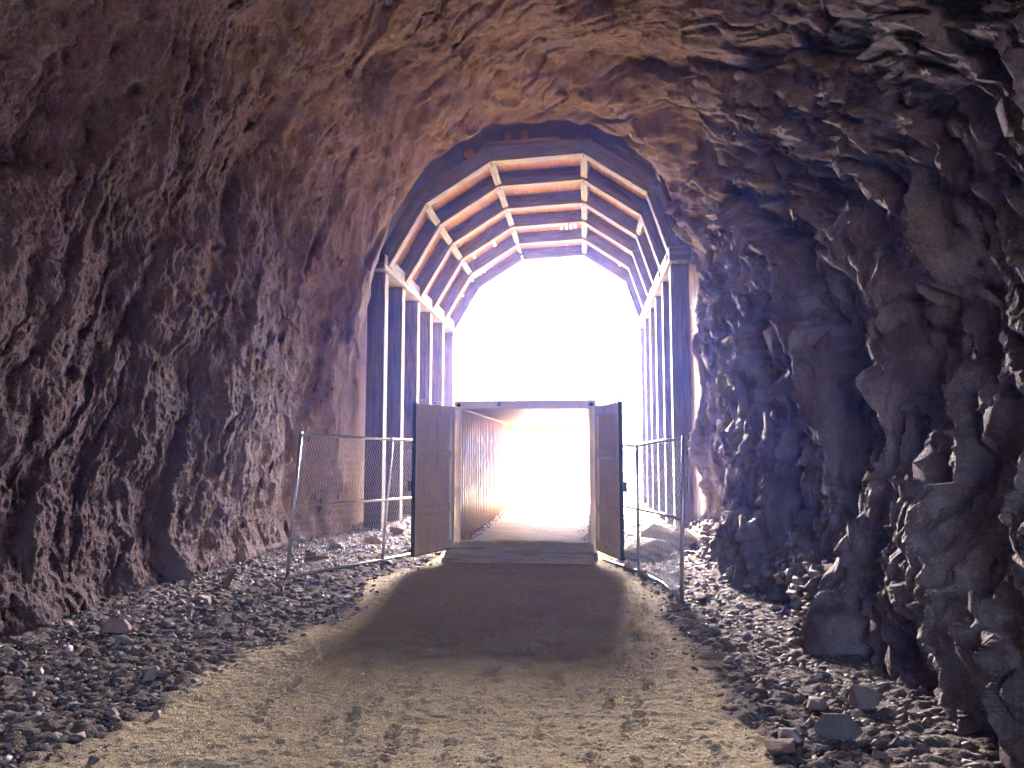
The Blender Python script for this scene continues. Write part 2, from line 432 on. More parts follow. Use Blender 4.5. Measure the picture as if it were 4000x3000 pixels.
YEND = 19.6
def build_tunnel():
    n = 1400; s, q, nrm, Ls = profile(n)
    yy = [-21.0]
    while yy[-1] < 3.2: yy.append(yy[-1] + .15)
    while yy[-1] < YEND: yy.append(yy[-1] + max(.0125, .0019 * yy[-1]))
    yy = np.array(yy, np.float32); S, Y = np.meshgrid(s.astype(np.float32), yy)
    right = sstep(Ls * .60, Ls * .74, S); left = 1 - sstep(Ls * .26, Ls * .42, S); top = 1 - np.clip(right + left, 0, 1)
    z = np.broadcast_to(q[:, 1].astype(np.float32), S.shape)
    # strata run from far-high to near-low on both walls: turn the (y, s) sheet so that cells stretch along them
    sg = np.where(S > Ls / 2, Ls - S, S)              # height along the wall from the floor, on either side
    a = R(24) * np.clip((Ls / 2 - S) / (Ls * .28), -1, 1); Yc_ = Y - 11
    U = Yc_ * np.cos(a) - S * np.sin(a); W_ = Yc_ * np.sin(a) + S * np.cos(a)
    wx = .22 * fbm(Y * .7, S * .7, 3, 3); wy = .22 * fbm(Y * .7, S * .7, 9, 3)
    wf = .018 * fbm(Y * 7, S * 7, 13, 3); 
    u = U + wx + wf; v = W_ + wy
    big = facets(u / 2.1, v / 3.6, 100, 1.3, .8) * (.22 * right + .30 * left + .20 * top)
    pl = (steps(u / 1.3, v / 2.7, 200, .8, 45.0, -.85 * right - .35 * left) * (.44 * right + .12 * left + .08 * top)
          + steps(u / .52, v / 1.15, 250, .9, 45.0, -.8 * right - .3 * left) * (.20 * right + .04 * left + .035 * top)
          + steps(u / .20, v / .42, 270, 1.1, 45.0, -.6 * right) * (.085 * right + .008))
    med = facets(u / .62 + wf, v / 1.0, 300, 1.7, .8) * (.12 * right + .05 * left + .08 * top)
    patch = sstep(-.25, .35, fbm(Y * .8, S * .8, 700, 3)); rough_ = .35 + .85 * patch
    sm = facets(u / .26 + wf, v / .38, 400, 1.8, .8) * (.085 * right + .022 * left + .042 * top) * rough_
    ti = facets(u / .105, v / .135, 500, 1.8, .8) * (.038 * right + .012 * left + .026 * top) * rough_
    rug = fbm(Y * 3, S * 3, 77, 5, .55) * .022 + fbm(Y * 16, S * 16, 87, 3, .6) * (.007 + .004 * (1 - right))
    # smoother, sprayed-looking skin on the left wall towards the timbers
    smooth = left * sstep(8.5, 12, Y)
    h = big + pl * (1 - .7 * smooth) + med * (1 - .35 * smooth) + (sm + ti) * (1 - .45 * smooth) + rug
    h = h + .03 * fbm(u * 1.2, v * .7, 91, 4, .6, True) * left * 2
    # blocky rubble skirt at the foot of the right wall
    zz = np.clip(z, 0, 9)
    foot = right * np.exp(-(zz / 1.0) ** 2) * sstep(7.5, 10, Y)
    h += foot * (.22 + .16 * facets(Y / .42, S / .42, 600, 1.6, 1.1))
    footl = left * np.exp(-(zz / .5) ** 2)
    h += footl * (.12 + .10 * facets(Y / .5, S / .4, 650, 1.6, 1.1))
    # near right buttress and hollows seen in the roof
    def blob(cy_, cs, ry, rs): return np.exp(-((Y - cy_) / ry) ** 2 - ((S - cs) / rs) ** 2)
    h += right * .10 * blob(5.6, Ls - 1.4, 1.3, 1.8) - .15 * right * blob(8.4, Ls - 2.6, .9, 1.6) + .15 * right * blob(10.5, Ls - 3.6, .8, 2)
    h -= .55 * blob(12.3, Ls * .395, .55, .65) + .45 * blob(14.3, Ls * .655, .7, .8)
    h += .25 * left * blob(12.5, 2.2, 1.6, 2.2) - .18 * left * blob(8.8, 3.8, 1.5, 2.0)
    h -= .42 - .14 * right
    # stand clear of the timber lining
    clear = sstep(15.35, 15.9, Y)
    near = sstep(13.2, 15.0, Y); edge = .60 * left + .31 * right + .34 * top
    h = h * (1 - .8 * near) + .8 * near * (edge + 1.3 * (med + sm + ti) + .10 * steps(Y / .5, S / 1.3, 810, 1.2) - .16)
    poly = np.array([(-5.14, -2), (-5.14, 6.2), (-4.12, 8.02), (-2.28, 9.12), (.18, 9.22), (1.76, 8.02), (2.46, 6.2), (2.46, -2)])
    ts = np.arange(-.6, 1.6, .01); PX = q[:, 0][:, None] + nrm[:, 0][:, None] * ts; PZ = q[:, 1][:, None] + nrm[:, 1][:, None] * ts
    ins = np.zeros(PX.shape, bool)
    for a_ in range(len(poly)):
        (xa, za), (xb, zb) = poly[a_], poly[(a_ + 1) % len(poly)]
        if za == zb: continue
        ins ^= ((za > PZ) != (zb > PZ)) & (PX < (xb - xa) * (PZ - za) / (zb - za) + xa)
    din = ts[np.argmax(ins, 1)].astype(np.float32)[None]            # how far in the timber lining stands
    seal = sstep(18.3, 19.2, Y); tgt = din - .03 - .22 * (1 - seal) - .05 * np.abs(med + sm)
    h = h * (1 - clear) + clear * tgt
    h -= right * .12 * sstep(10, 14, Y) * (1 - clear)
    h += right * .26 * (1 - sstep(5.5, 8.5, Y)) * (1 - sstep(1.0, 3.0, z))
    X = q[:, 0][None] + nrm[:, 0][None] * h; Z = q[:, 1][None] + nrm[:, 1][None] * h
    X = X + .60 * right * sstep(.2, 2.6, z) * (1 - sstep(8.5, 14.3, Y))
    Yd = Y + .10 * (h + .3) * fbm(Y * 1.2, S * 1.2, 123, 2)
    rows = [np.stack([X, Yd, Z], -1)]
    back = []  # unseen rear mouth, assumed open; added so daylight fills from behind
    for k in (1.06, 1.2, 1.5, 2.1, 3.3, 6):
        r = rows[0][0].copy(); r[:, 0] = -1.4 + (r[:, 0] + 1.4) * k; r[:, 2] = -.6 + (r[:, 2] + .6) * min(k, 1.15); r[:, 1] = -21 + 1.2 * (k - 1); back.insert(0, r[None])
    rows = back + rows
    # the hill face round the portal, leaning back over the tunnel
    last = rows[-1][-1]; cx0 = -1.4
    for k in (1.02, 1.06, 1.12, 1.2, 1.32, 1.5, 1.75, 2.1, 2.6, 3.3, 4.3, 6, 8):
        r = last.copy(); r[:, 0] = cx0 + (last[:, 0] - cx0) * k; r[:, 2] = -.6 + (last[:, 2] + .6) * min(k, 3.2)
        r[:, 1] = YEND - .9 * (k - 1) + .12 * fbm(last[:, 0] * k * .8, last[:, 2] * k * .8, 5, 4) * min(1, (k - 1) * 10)
        rows.append(r[None])
    V = np.concatenate(rows, 0); ny, nx = V.shape[:2]
    I = np.arange(ny * nx).reshape(ny, nx)
    F = np.stack([I[:-1, :-1], I[:-1, 1:], I[1:, 1:], I[1:, :-1]], -1).reshape(-1, 4)
    pad = ny - len(yy) - 6
    ext = lambda a_: np.concatenate([np.repeat(a_[:1], 6, 0), a_, np.repeat(a_[-1:], pad, 0)])
    grey = right * .85 + top * .12 + left * .10; grey = ext(grey)
    du = left * sstep(8.0, 13.5, Y) * (1 - sstep(1.6, 4.2, z)) * .75 + footl * .3 * sstep(6, 10, Y); du = ext(du)
    print("TUN", V.shape)
    me = mesh_np("rock_tunnel", V.reshape(-1, 3), F, False, dict(grey=grey, pale_low=du))
    tag(link("rock_tunnel", me, M["rock"]), kind="structure", label="rough blasted rock walls and roof of the tunnel")
    # angular blocks standing half out of the blasted faces
    rgb = np.random.RandomState(21); tpl = stone_templates(20, 14, .7, 31)
    base = len(back); G = V[base:base + len(yy)]; VV, FF, GG, n0 = [], [], [], 0
    for cnt, s0, s1, hs0, hs1, gr in ((1500, Ls * .67, Ls - .3, .05, .30, .75), (260, .5, Ls * .36, .05, .20, .12), (260, Ls * .36, Ls * .60, .05, .16, .15)):
        for _ in range(cnt):
            yv = 3.6 + 11.3 * rgb.rand() ** .9; sv = s0 + (s1 - s0) * rgb.rand(); r_ = int(np.searchsorted(yy, yv)); c_ = int(np.searchsorted(s, sv))
            if r_ >= len(yy) - 3 or c_ >= n - 3: continue
            p = G[r_, c_]; nn_ = np.array([nrm[c_, 0], 0, nrm[c_, 1]]); hs = hs0 + (hs1 - hs0) * rgb.rand() ** 2.7
            sg_ = 1 if sv > Ls / 2 else -1
            d = np.array([nrm[c_, 1] * sg_, 0, -nrm[c_, 0] * sg_]); d = d / np.linalg.norm(d) * (-1 if (d[2] > 0) else 1)     # down the wall
            lg = d * .9 + np.array([0, -.42, 0]) + rgb.normal(0, .16, 3); lg /= np.linalg.norm(lg)
            tn = nn_ + rgb.normal(0, .28, 3); tn -= lg * tn.dot(lg); tn /= np.linalg.norm(tn); w3 = np.cross(tn, lg)
            tv, tf = tpl[rgb.randint(20)]
            q_ = tv[:, :1] * lg * hs * (1.15 + .45 * rgb.rand()) + tv[:, 1:2] * w3 * hs + tv[:, 2:3] * tn * hs * .8
            VV.append(q_ + p - nn_ * hs * (.22 + .28 * rgb.rand())); FF.append(tf + n0); GG.append(np.full(len(tv), gr * (.6 + .4 * rgb.rand()))); n0 += len(tv)
    GG = np.concatenate(GG)
    me = mesh_np("rock_face", np.concatenate(VV), np.concatenate(FF), False, dict(grey=GG, pale_low=GG * 0))
    tag(link("rock_face", me, M["rock"]), kind="structure", label="angular fractured blocks of the tunnel's rock faces")
build_tunnel()

# far hillside beyond the portal
def build_hill():
    xs = np.linspace(-150, 150, 160); ys = np.linspace(0, 1, 70); X, T = np.meshgrid(xs, ys)
    Y = 92 + T * 70 + 6 * np.sin(X * .05); Z = -1.0 + (T ** 1.15) * 22 + (T > .02) * (4 * fbm(X * .06, T * 5, 3, 5) + 1.2 * facets(X * .18, T * 14, 9, 1.4))
    V = np.stack([X, Y, Z], -1).reshape(-1, 3); ny, nx = X.shape; I = np.arange(ny * nx).reshape(ny, nx)
    F = np.stack([I[:-1, :-1], I[:-1, 1:], I[1:, 1:], I[1:, :-1]], -1).reshape(-1, 4)
    tag(link("hillside", mesh_np("hillside", V, F), M["hill"]), kind="structure", label="pale sunlit desert hillside beyond the portal")
build_hill()

# ------------------------------------------------------------------ rubble
def scatter(name, px, py, size, rg, sink=.25, tilt=.45, label="", lift=0.0):
    VV = []; FF = []; RR = []; base = 0; n = len(px); Rm = rot_mats(rg, n, tilt); pz = ground_z(px, py) + lift; tid = rg.randint(0, len(TPL), n)
    for t, (tv, tf) in enumerate(TPL):
        idx = np.where(tid == t)[0]
        if not len(idx): continue
        P = np.einsum('nij,vj->nvi', Rm[idx], tv) * size[idx][:, None, None]
        P[:, :, 0] += px[idx][:, None]; P[:, :, 1] += py[idx][:, None]
        P[:, :, 2] += (pz[idx] + size[idx] * (.45 - sink))[:, None]
        nv = len(tv); VV.append(P.reshape(-1, 3)); FF.append((tf[None] + (np.arange(len(idx)) * nv)[:, None, None] + base).reshape(-1, 3))
        RR.append(np.repeat(rg.rand(len(idx)), nv)); base += nv * len(idx)
    me = mesh_np(name, np.concatenate(VV), np.concatenate(FF), False, dict(rnd=np.concatenate(RR)))
    return tag(link(name, me, M["gravel"]), label=label, kind="stuff")

def strip_points(rg, n, side):
    y = 3.0 + 15.5 * rg.rand(n) ** 1.25
    t = rg.beta(1.15, 1.0, n) if side == 'L' else rg.beta(1.2, 1.0, n)
    if side == 'L': a = sandL(y) - .0; x = a + (-5.45 - a) * t
    else: a = sandR(y) + .0; x = a + (2.6 - a) * t
    x += rg.normal(0, .12, n) * (t < .3)
    return x, y
rg = np.random.RandomState(11)
for side, n in (('L', 22000), ('R', 14000)):
    x, y = strip_points(rg, n, side); sz = .013 + .025 * rg.rand(n) ** 2.3 + .055 * (rg.rand(n) ** 11); sz *= np.clip(.75 + y * .03, .8, 1.35)
    scatter("rubble_strip", x, y, sz, rg, label="loose grey rubble along the foot of the %s rock wall" % ("left" if side == 'L' else "right"))
n = 2600; y = 3.0 + 9 * rg.rand(n); x = -3.2 + 4.4 * rg.rand(n); e = np.minimum(x - sandL(y), sandR(y) - x)
k = rg.rand(n) < np.exp(-np.clip(e, 0, 9) / .22) + .06; x = x[k]; y = y[k]
scatter("pebbles", x, y, .006 + .014 * rg.rand(len(x)) ** 3, rg, label="small pebbles strewn over the sandy path")
# broken rock heaped against the foot of the right wall
n = 420; y = 7.2 + 8.2 * rg.rand(n); t = rg.rand(n); x = 2.38 - .55 * t * (1 + .3 * np.sin(y * 2)) + .25 * (1 - sstep(8, 14, y))
scatter("broken_rock_heap", x, y, .05 + .11 * rg.rand(n) ** 2.2, rg, tilt=.5, label="blocky broken rock heaped against the foot of the right wall", lift=np.clip(x - 1.95, 0, .5))
# rubble outside and between the posts
n = 3500; y = 17 + 14 * rg.rand(n); x = np.where(rg.rand(n) < .5, -2.4 - 3.0 * rg.rand(n), .3 + 2.4 * rg.rand(n))
scatter("sunlit_rubble", x, y, .025 + .05 * rg.rand(n) ** 2, rg, label="sunlit rubble on either side of the container")

# single larger stones
def stone(loc, dims, rotz=0, tilt=(0, 0), mat="stone", seed=0, npts=16, label="", group=None, name="rock", sub=2, rough=.05, cat="rock"):
    r = random.Random(seed); bm = bmesh.new()
    for _ in range(npts):
        p = Vector((r.gauss(0, 1), r.gauss(0, 1), r.gauss(0, 1))).normalized() * r.uniform(.85, 1.1); bm.verts.new(p)
    g = bmesh.ops.convex_hull(bm, input=bm.verts)
    bmesh.ops.delete(bm, geom=[q for q in g["geom_interior"] if isinstance(q, bmesh.types.BMVert)], context='VERTS')
    bmesh.ops.triangulate(bm, faces=bm.faces)
    if sub:
        bmesh.ops.bevel(bm, geom=list(bm.edges), offset=.05, segments=1, affect='EDGES')
        bmesh.ops.triangulate(bm, faces=bm.faces)
        bmesh.ops.subdivide_edges(bm, edges=list(bm.edges), cuts=1)
        for v in bm.verts:
            n_ = .5 - r.random(); v.co += v.co.normalized() * n_ * rough
    for v in bm.verts: v.co = Vector((v.co.x * dims[0] / 2, v.co.y * dims[1] / 2, v.co.z * dims[2] / 2))
    me = bpy.data.meshes.new(name); bm.to_mesh(me); bm.free()
    a = me.attributes.new("rnd", 'FLOAT', 'POINT'); a.data.foreach_set("value", [r.uniform(.25, .9)] * len(me.vertices))
    o = link(name, me, M[mat]); z = float(ground_z(np.array([loc[0]]), np.array([loc[1]]))[0])
    o.location = (loc[0], loc[1], z + (loc[2] if len(loc) > 2 else dims[2] * .28)); o.rotation_euler = (tilt[0], tilt[1], rotz)
    return tag(o, label, cat, group)

stone((.98, 12.75, .14), (1.15, .62, .42), .25, (0, -.12), "olive", 5, 26, "long rounded olive boulder lying behind the right fence panel", name="boulder", rough=.03, cat="boulder")
stone((1.55, 13.9, .18), (1.25, .8, .62), -.2, (0, .1), "stone", 8, 24, "large grey-brown boulder behind the olive one, beside the right posts", name="boulder", cat="boulder")
stone((-4.0, 15.35, .1), (.42, .3, .26), .5, (0, 0), "redstone", 9, 16, "orange-tan stone in front of the second left post")
stone((-4.05, 13.75, .1), (.40, .28, .24), .1, (0, .2), "redstone", 10, 14, "reddish stone seen through the middle of the left fence")
stone((-4.45, 12.75, .06), (.3, .22, .2), .7, (0, .2), "gravel", 12, 14, "small dark stone left of the reddish one, behind the left fence")
stone((-3.15, 13.1, .08), (.34, .3, .22), .2, (0, 0), "stone", 13, 14, "pale stone at the bottom edge of the left container door")
stone((-4.62, 9.15, .12), (.17, .09, .36), .5, (.35, .3), "gravel", 14, 9, "pale upright slab leaning at the foot of the left wall", name="stone_slab", sub=0)
stone((-4.35, 11.7, .05), (.34, .22, .16), .3, (0, .1), "redstone", 15, 12, "flat red-brown stone above the sign plate behind the left fence")
stone((.66, 11.62, .06), (.27, .22, .2), .3, (0, .1), "redstone", 16, 12, "brown blocky stone on the sand below the right container door")
stone((.88, 11.05, .05), (.24, .2, .17), .9, (.1, .1), "stone", 17, 12, "dark stone at the foot of the right fence's middle post")
stone((.80, 10.35, .03), (.14, .12, .1), .4, (.1, .1), "redstone", 18, 10, "small tan stone lying alone on sand left of the bent fence rail")
stone((1.02, 8.75, .05), (.2, .16, .14), .2, (.1, .1), "redstone", 19, 10, "reddish stone on the path edge in front of the right fence corner")
stone((-4.62, 6.9, .04), (.32, .22, .2), .2, (.1, .2), "redstone", 20, 14, "biggest brown stone in the rubble at the lower left")
stone((-4.3, 6.5, .03), (.34, .2, .15), -.3, (0, .15), "gravel", 21, 12, "long grey stone just in front of the biggest brown one, lower left")
stone((1.95, 5.55, .07), (.36, .2, .2), .4, (0, .25), "gravel", 22, 12, "pale wedge-shaped stone near the right wall at the lower right")
stone((1.62, 5.05, .06), (.32, .24, .22), .1, (.2, .1), "gravel", 23, 12, "dark grey block among the rubble at the bottom right")
stone((1.18, 4.75, .06), (.25, .2, .16), 1.0, (.1, .1), "redstone", 24, 12, "round brown stone on the sand's edge at the bottom right")
rr = random.Random(5)
TPM = {}
for mt in ("gravel", "redstone", "stone"):
    TPM[mt] = []
    for k in range(5):
        o = stone((0, 0), (.1, .075, .055), 0, (0, 0), mt, 60 + k, 12, rough=.04); TPM[mt].append(o.data); bpy.data.objects.remove(o)
TONE = dict(gravel="grey", redstone="reddish", stone="brown")
for side, cnt in (('L', 62), ('R', 46)):
    for k in range(cnt):
        y = 4.2 + 10.5 * rr.random() ** 1.3
        if side == 'L': a = float(sandL(np.float32(y))); x = a - .15 - (5.0 + a - .15) * rr.random()
        else: a = float(sandR(np.float32(y))); x = a + .12 + (2.25 - a - .12) * rr.random()
        mt = rr.choice(("gravel", "gravel", "redstone", "stone")); bigs = rr.random() > .8
        o = bpy.data.objects.new("loose_stone", TPM[mt][rr.randrange(5)]); COL.objects.link(o); s_ = rr.uniform(1.8, 2.4) if bigs else rr.uniform(.9, 1.6)
        o.scale = (s_, s_ * rr.uniform(.8, 1.2), s_ * rr.uniform(.8, 1.3)); o.rotation_euler = (rr.gauss(0, .3), rr.gauss(0, .3), rr.random() * 6.28)
        o.location = (x, y, float(ground_z(np.array([x]), np.array([y]))[0]) + .015 * s_)
        zone = "in the foreground" if y < 6.6 else ("just in front of the fence" if y < 9.8 else "behind the fence")
        lab = "%s %s stone on the %s rubble strip %s" % ("larger" if bigs else "small", TONE[mt], "left" if side == 'L' else "right", zone)
        tag(o, lab, "stone", lab.replace(" stone ", " stones "))

# ------------------------------------------------------------------ timber lining
random.seed(4)
IN = [(-4.47, 6.12), (-3.62, 7.56), (-2.1, 8.52), (.03, 8.62), (1.44, 7.66), (1.95, 6.12)]
def offset_poly(P, d):
    out = []
    for i, p in enumerate(P):
        p = Vector(p)
        ns = []
        for a, b in ((i - 1, i), (i, i + 1)):
            if 0 <= a and b < len(P):
                e = (Vector(P[b]) - Vector(P[a])).normalized(); ns.append(Vector((-e.y, e.x)))
        if len(ns) == 2:
            m = (ns[0] + ns[1]).normalized(); out.append(p + m * d / m.dot(ns[0]))
        else:                                   # foot: cut level
            e = ns[0]; out.append(p + Vector((d / e.x, 0)))
    return out
OUT = offset_poly(IN, .36)
YS = [16.0, 17.6, 19.3, 20.95, 22.75, 24.65]; TH = .28
ordn = ["nearest", "second", "third", "fourth", "fifth", "farthest"]
def bolt(mb, x, z, y):
    mb.tube([(x, y + .01, z), (x, y - .018, z)], .016, 6)
for i, Y0 in enumerate(YS):
    root = empty("timber_arch", (-1.25, Y0, 0))
    tag(root, "%s timber arch in the tunnel mouth, counted from the camera" % ordn[i], "timber arch", "arched timber frames lining the tunnel mouth")
    def part(name, mb, mat, bevel=.012, parent=root):
        o = mb.build(name, mat, None, bevel); o.parent = parent; o.matrix_parent_inverse = Matrix.Translation(-Vector(root.location)) if parent is root else Matrix(); return o
    jit = [random.uniform(-.012, .012) for _ in range(6)]
    for k in range(5):
        g = .004
        p = [Vector(IN[k]), Vector(IN[k + 1]), OUT[k + 1], OUT[k]]
        c = (p[0] + p[1] + p[2] + p[3]) / 4
        p = [c + (q - c) * (1 - .004) for q in p]
        dy = jit[k]
        part("arch_beam", MB().prism([tuple(q) for q in p], Y0 + dy, Y0 + TH + dy), M["timber"])
    part("post", MB().box(-4.97, -4.55 + random.uniform(-.01, .01), Y0, Y0 + TH + .02, -.15, 5.975), M["timber"], .015)
    part("post", MB().box(1.93, 2.33, Y0, Y0 + TH + .02, -.15, 5.975), M["timber"], .015)
    for k in range(1, 5):                       # bolted plates over the joints
        c = (Vector(IN[k]) + OUT[k]) / 2
        e = (Vector(IN[min(k + 1, 5)]) - Vector(IN[k - 1])).normalized(); ang = math.atan2(e.y, e.x)
        mb = MB(); ax = [Vector((e.x, 0, e.y)), Vector((0, 1, 0)), Vector((-e.y, 0, e.x))]
        mb.obox((c.x, Y0 - .016, c.y), ax, (.26, .004, .07))
        for a_, b_ in ((-.2, .035), (-.2, -.035), (-.1, .0), (.1, 0), (.2, .035), (.2, -.035)):
            q = c + e * a_ + Vector((-e.y, e.x)) * b_; bolt(mb, q.x, q.y, Y0 - .018)
        part("joint_plate", mb, M["steel"], 0)
# plates that carry the arches
for sx, x0, x1, nm in ((-1, -4.97, -4.49, "left"), (1, 1.88, 2.34, "right")):
    root = empty("cap_beam", ((x0 + x1) / 2, 15.72, 5.98)); tag(root, "long notched cap beam lying on the tops of the %s posts" % nm, "beam", "cap beams on the posts")
    inv = Matrix.Translation(-Vector(root.location))
    edges = [15.72] + YS[1:] + [25.3]
    for k in range(6):
        mb = MB(); Y0 = YS[k]
        a = edges[k] + (.12 if k else 0); b = edges[k + 1] + .11
        dx = random.uniform(-.015, .015)
        mb.box(x0 + dx, x1 + dx, a, b, 5.985, 6.115)
        o = mb.build("lower_plate", M["timber"], None, .01); o.parent = root; o.matrix_parent_inverse = inv
        if k == 0:
            mb = MB().box(x0 + dx, x1 + dx, a, Y0 - .015, 6.118, 6.34); o = mb.build("end_block", M["timber"], None, .01); o.parent = root; o.matrix_parent_inverse = inv
        yb = (YS[k + 1] - .02) if k < 5 else 25.3
        mb = MB().box(x0 + dx + .005, x1 + dx - .005, Y0 + TH + .07, yb, 6.118, 6.36); o = mb.build("spacer_block", M["timber"], None, .01); o.parent = root; o.matrix_parent_inverse = inv
# roof planks and the short struts between the frames
for i in range(5):
    ya, yb = YS[i] + TH / 2, YS[i + 1] + TH / 2
    root = empty("plank_roof", (-1.1, ya, 8.9)); inv = Matrix.Translation(-Vector(root.location))
    tag(root, "%s bay of reddish roof planks laid over the timber frames, counted from the camera" % ordn[i], "plank roof", "bays of roof planks above the timber frames")
    for k in range(5):
        a, b = OUT[k], OUT[k + 1]; e = (b - a); L = e.length; e.normalize(); nn = Vector((-e.y, e.x)); mb = MB(); t = .01
        gapmax = .004 if i < 2 else (.005 if i < 3 else .007)
        while t < L - .05:
            wd = min(random.uniform(.13, .20), L - t)
            gp = random.uniform(.0, gapmax) * (random.random() < .5) * (i >= 3) - (.003 if i < 3 else 0)
            if i >= 3 and random.random() < .03: gp = .025
            th = random.uniform(.022, .032)
            c = a + e * (t + wd / 2) + nn * (th + .006)
            mb.obox((c.x, (ya + yb) / 2 + random.uniform(-.02, .02), c.y), [Vector((0, 1, 0)), Vector((e.x, 0, e.y)), Vector((nn.x, 0, nn.y))], ((yb - ya) / 2 - .012, wd / 2, th))
            t += wd + gp
        o = mb.build("plank_panel", M["plank"], None, 0); o.parent = root; o.matrix_parent_inverse = inv
    for k in range(1, 5):
        if (i, k) in ((3, 4), (4, 4), (0, 4), (4, 1), (4, 2), (2, 4)): continue
        c = Vector(IN[k]) * .52 + OUT[k] * .48; m = (OUT[k] - Vector(IN[k])).normalized(); e = Vector((m.y, -m.x))
        mb = MB().obox((c.x, (YS[i] + TH + YS[i + 1]) / 2, c.y), [Vector((0, 1, 0)), Vector((e.x, 0, e.y)), Vector((m.x, 0, m.y))], ((YS[i + 1] - YS[i] - TH) / 2 - .004, .085, .14))
        o = mb.build("strut", M["timber"], None, .006); o.parent = root; o.matrix_parent_inverse = inv
# side planking added outside the posts to stop sun leaking in
for sx, x, nm in ((-1, -5.05, "left"), (1, 2.41, "right")):
    root = empty("sun_block_planks", (x, 19.2, 0)); tag(root, "upright side planks added behind the %s posts to block stray sun" % nm, "plank wall", "added plank walls behind the posts"); inv = Matrix.Translation(-Vector(root.location))
    mb = MB(); y = 18.6
    while y < 24.9:
        wd = random.uniform(.18, .26); mb.box(x - .025, x + .025, y, y + wd - .004, -.1, 6.1 + random.uniform(-.05, .05)); y += wd
    o = mb.build("planks", M["plank"], None); o.parent = root; o.matrix_parent_inverse = inv
# odd blocking packed between the first frame and the rock
def lump(name, c, ax, h, label, mat="plank", cat="block"):
    mb = MB().obox((0, 0, 0), ax, h); o = mb.build(name, M[mat], None, .008); o.location = c; return tag(o, label, cat)
X3, Y3, Z3 = Vector((1, 0, 0)), Vector((0, 1, 0)), Vector((0, 0, 1))
lump("timber_block", (-1.72, 16.3, 9.18), [Z3, X3, Y3], (.16, .085, .1), "left of two upright blocks packed above the nearest frame")
lump("timber_block", (-1.35, 16.3, 9.18), [Z3, X3, Y3], (.15, .08, .1), "right of two upright blocks packed above the nearest frame")
lump("packing_plank", (-1.35, 16.16, 8.99), [Vector((1, 0, .03)), Y3, Z3], (.85, .12, .045), "long red plank lying on top of the nearest frame's crown", cat="plank")
lump("timber_wedge", (.1, 16.2, 9.15), [Vector((1, 0, .5)), Y3, Vector((-.5, 0, 1))], (.28, .08, .05), "tilted wedge of wood above the nearest frame, right of the crown", cat="wedge")
lump("timber_block", (-2.6, 16.1, 8.72), [Vector((1, 0, .6)), Y3, Vector((-.6, 0, 1))], (.12, .1, .1), "small block beside the nearest frame's upper left joint")
lump("packing_plank", (1.15, 16.15, 8.5), [Vector((.78, 0, -.62)), Y3, Vector((.62, 0, .78))], (.55, .12, .03), "loose plank along the nearest frame's upper right side", cat="plank")
lump("packing_plank", (1.85, 16.15, 7.8), [Vector((.35, 0, -.93)), Y3, Vector((.93, 0, .35))], (.4, .1, .03), "short loose plank low on the nearest frame's right shoulder", cat="plank")

# ------------------------------------------------------------------ shipping container
CX0, CX1, CY0, CY1, CZT, FLZ = -2.29, .20, 12.55, 24.75, 2.74, .26
root = empty("shipping_container", ((CX0 + CX1) / 2, CY0, 0)); CINV = Matrix.Translation(-Vector(root.location))
tag(root, "beige steel shipping container, open at both ends, used as a walkway through the portal", "shipping container")
def cpart(name, mb, mat, bevel=0, parent=None, **kw):
    o = mb.build(name, M[mat], None, bevel, **kw); o.parent = parent or root
    if parent is None: o.matrix_parent_inverse = CINV
    return o
def corrug(y0, y1, dep, pitch, flat, slope):
    pts = []; y = y0
    while y < y1:
        pts += [(y, 0), (y + flat, 0), (y + flat + slope, dep), (y + 2 * flat + slope, dep)]; y += 2 * flat + 2 * slope
    return [p for p in pts if p[0] <= y1] + [(y1, 0)]
def wall(x, sgn):
    pts = corrug(CY0 + .12, CY1 - .1, .042, 0, .075, .05); mb = MB()
    for k, (y, d) in enumerate(pts):
        for z in (FLZ - .08, 2.60): mb.v.append(Vector((x + sgn * d, y, z)))
    for k, (y, d) in enumerate(pts):
        for z in (FLZ - .08, 2.60): mb.v.append(Vector((x + sgn * (d) - sgn * .004 - sgn * .0, y, z)))
    n = len(pts)
    for k in range(n - 1):
        a = 2 * k; mb.face((a, a + 2, a + 3, a + 1)); b = 2 * n + 2 * k; mb.face((b, b + 1, b + 3, b + 2))
    return mb
# wall inner flats on the inside of the frame, corrugations bulging outwards
cpart("side_wall", wall(CX0 + .065, -1), "beige"); cpart("side_wall", wall(CX1 - .06, 1), "beige")
mb = MB(); pts = corrug(CY0 + .1, CY1 - .1, .02, 0, .055, .05)      # roof
for (y, d) in pts:
    for x in (CX0 + .06, CX1 - .06): mb.v.append(Vector((x, y, 2.635 + d)))
for k in range(len(pts) - 1): a = 2 * k; mb.face((a, a + 1, a + 3, a + 2))
cpart("roof_sheet", mb, "beige")
mb = MB().box(CX0 + .012, CX1 - .012, CY0 + .08, CY1 - .08, 2.675, 2.70); cpart("roof_cover", mb, "beige")
mb = MB()
for x0, x1 in ((CX0, CX0 + .065), (CX1 - .065, CX1)):
    mb.box(x0, x1, CY0 + .13, CY1 - .13, 2.60, 2.674)
cpart("top_rail", mb, "beige", .004)
mb = MB()
for x0, x1 in ((CX0, CX0 + .07), (CX1 - .07, CX1)):
    mb.box(x0, x1, CY0 + .13, CY1 - .13, .05, FLZ - .0801)
cpart("bottom_rail", mb, "beige", .004)
cpart("door_header", MB().box(CX0 + .17, CX1 - .17, CY0, CY0 + .1, 2.595, CZT - .004), "doorp", .008)
cpart("far_header", MB().box(CX0 + .14, CX1 - .14, CY1 - .1, CY1, 2.56, CZT - .004), "beige", .008)
mb = MB()
for x0 in (CX0 + .45, CX0 + .98, CX0 + 1.32, CX0 + 1.86):
    mb.box(x0, x0 + .06, CY0 - .008, CY0 + .01, 2.655, 2.68)
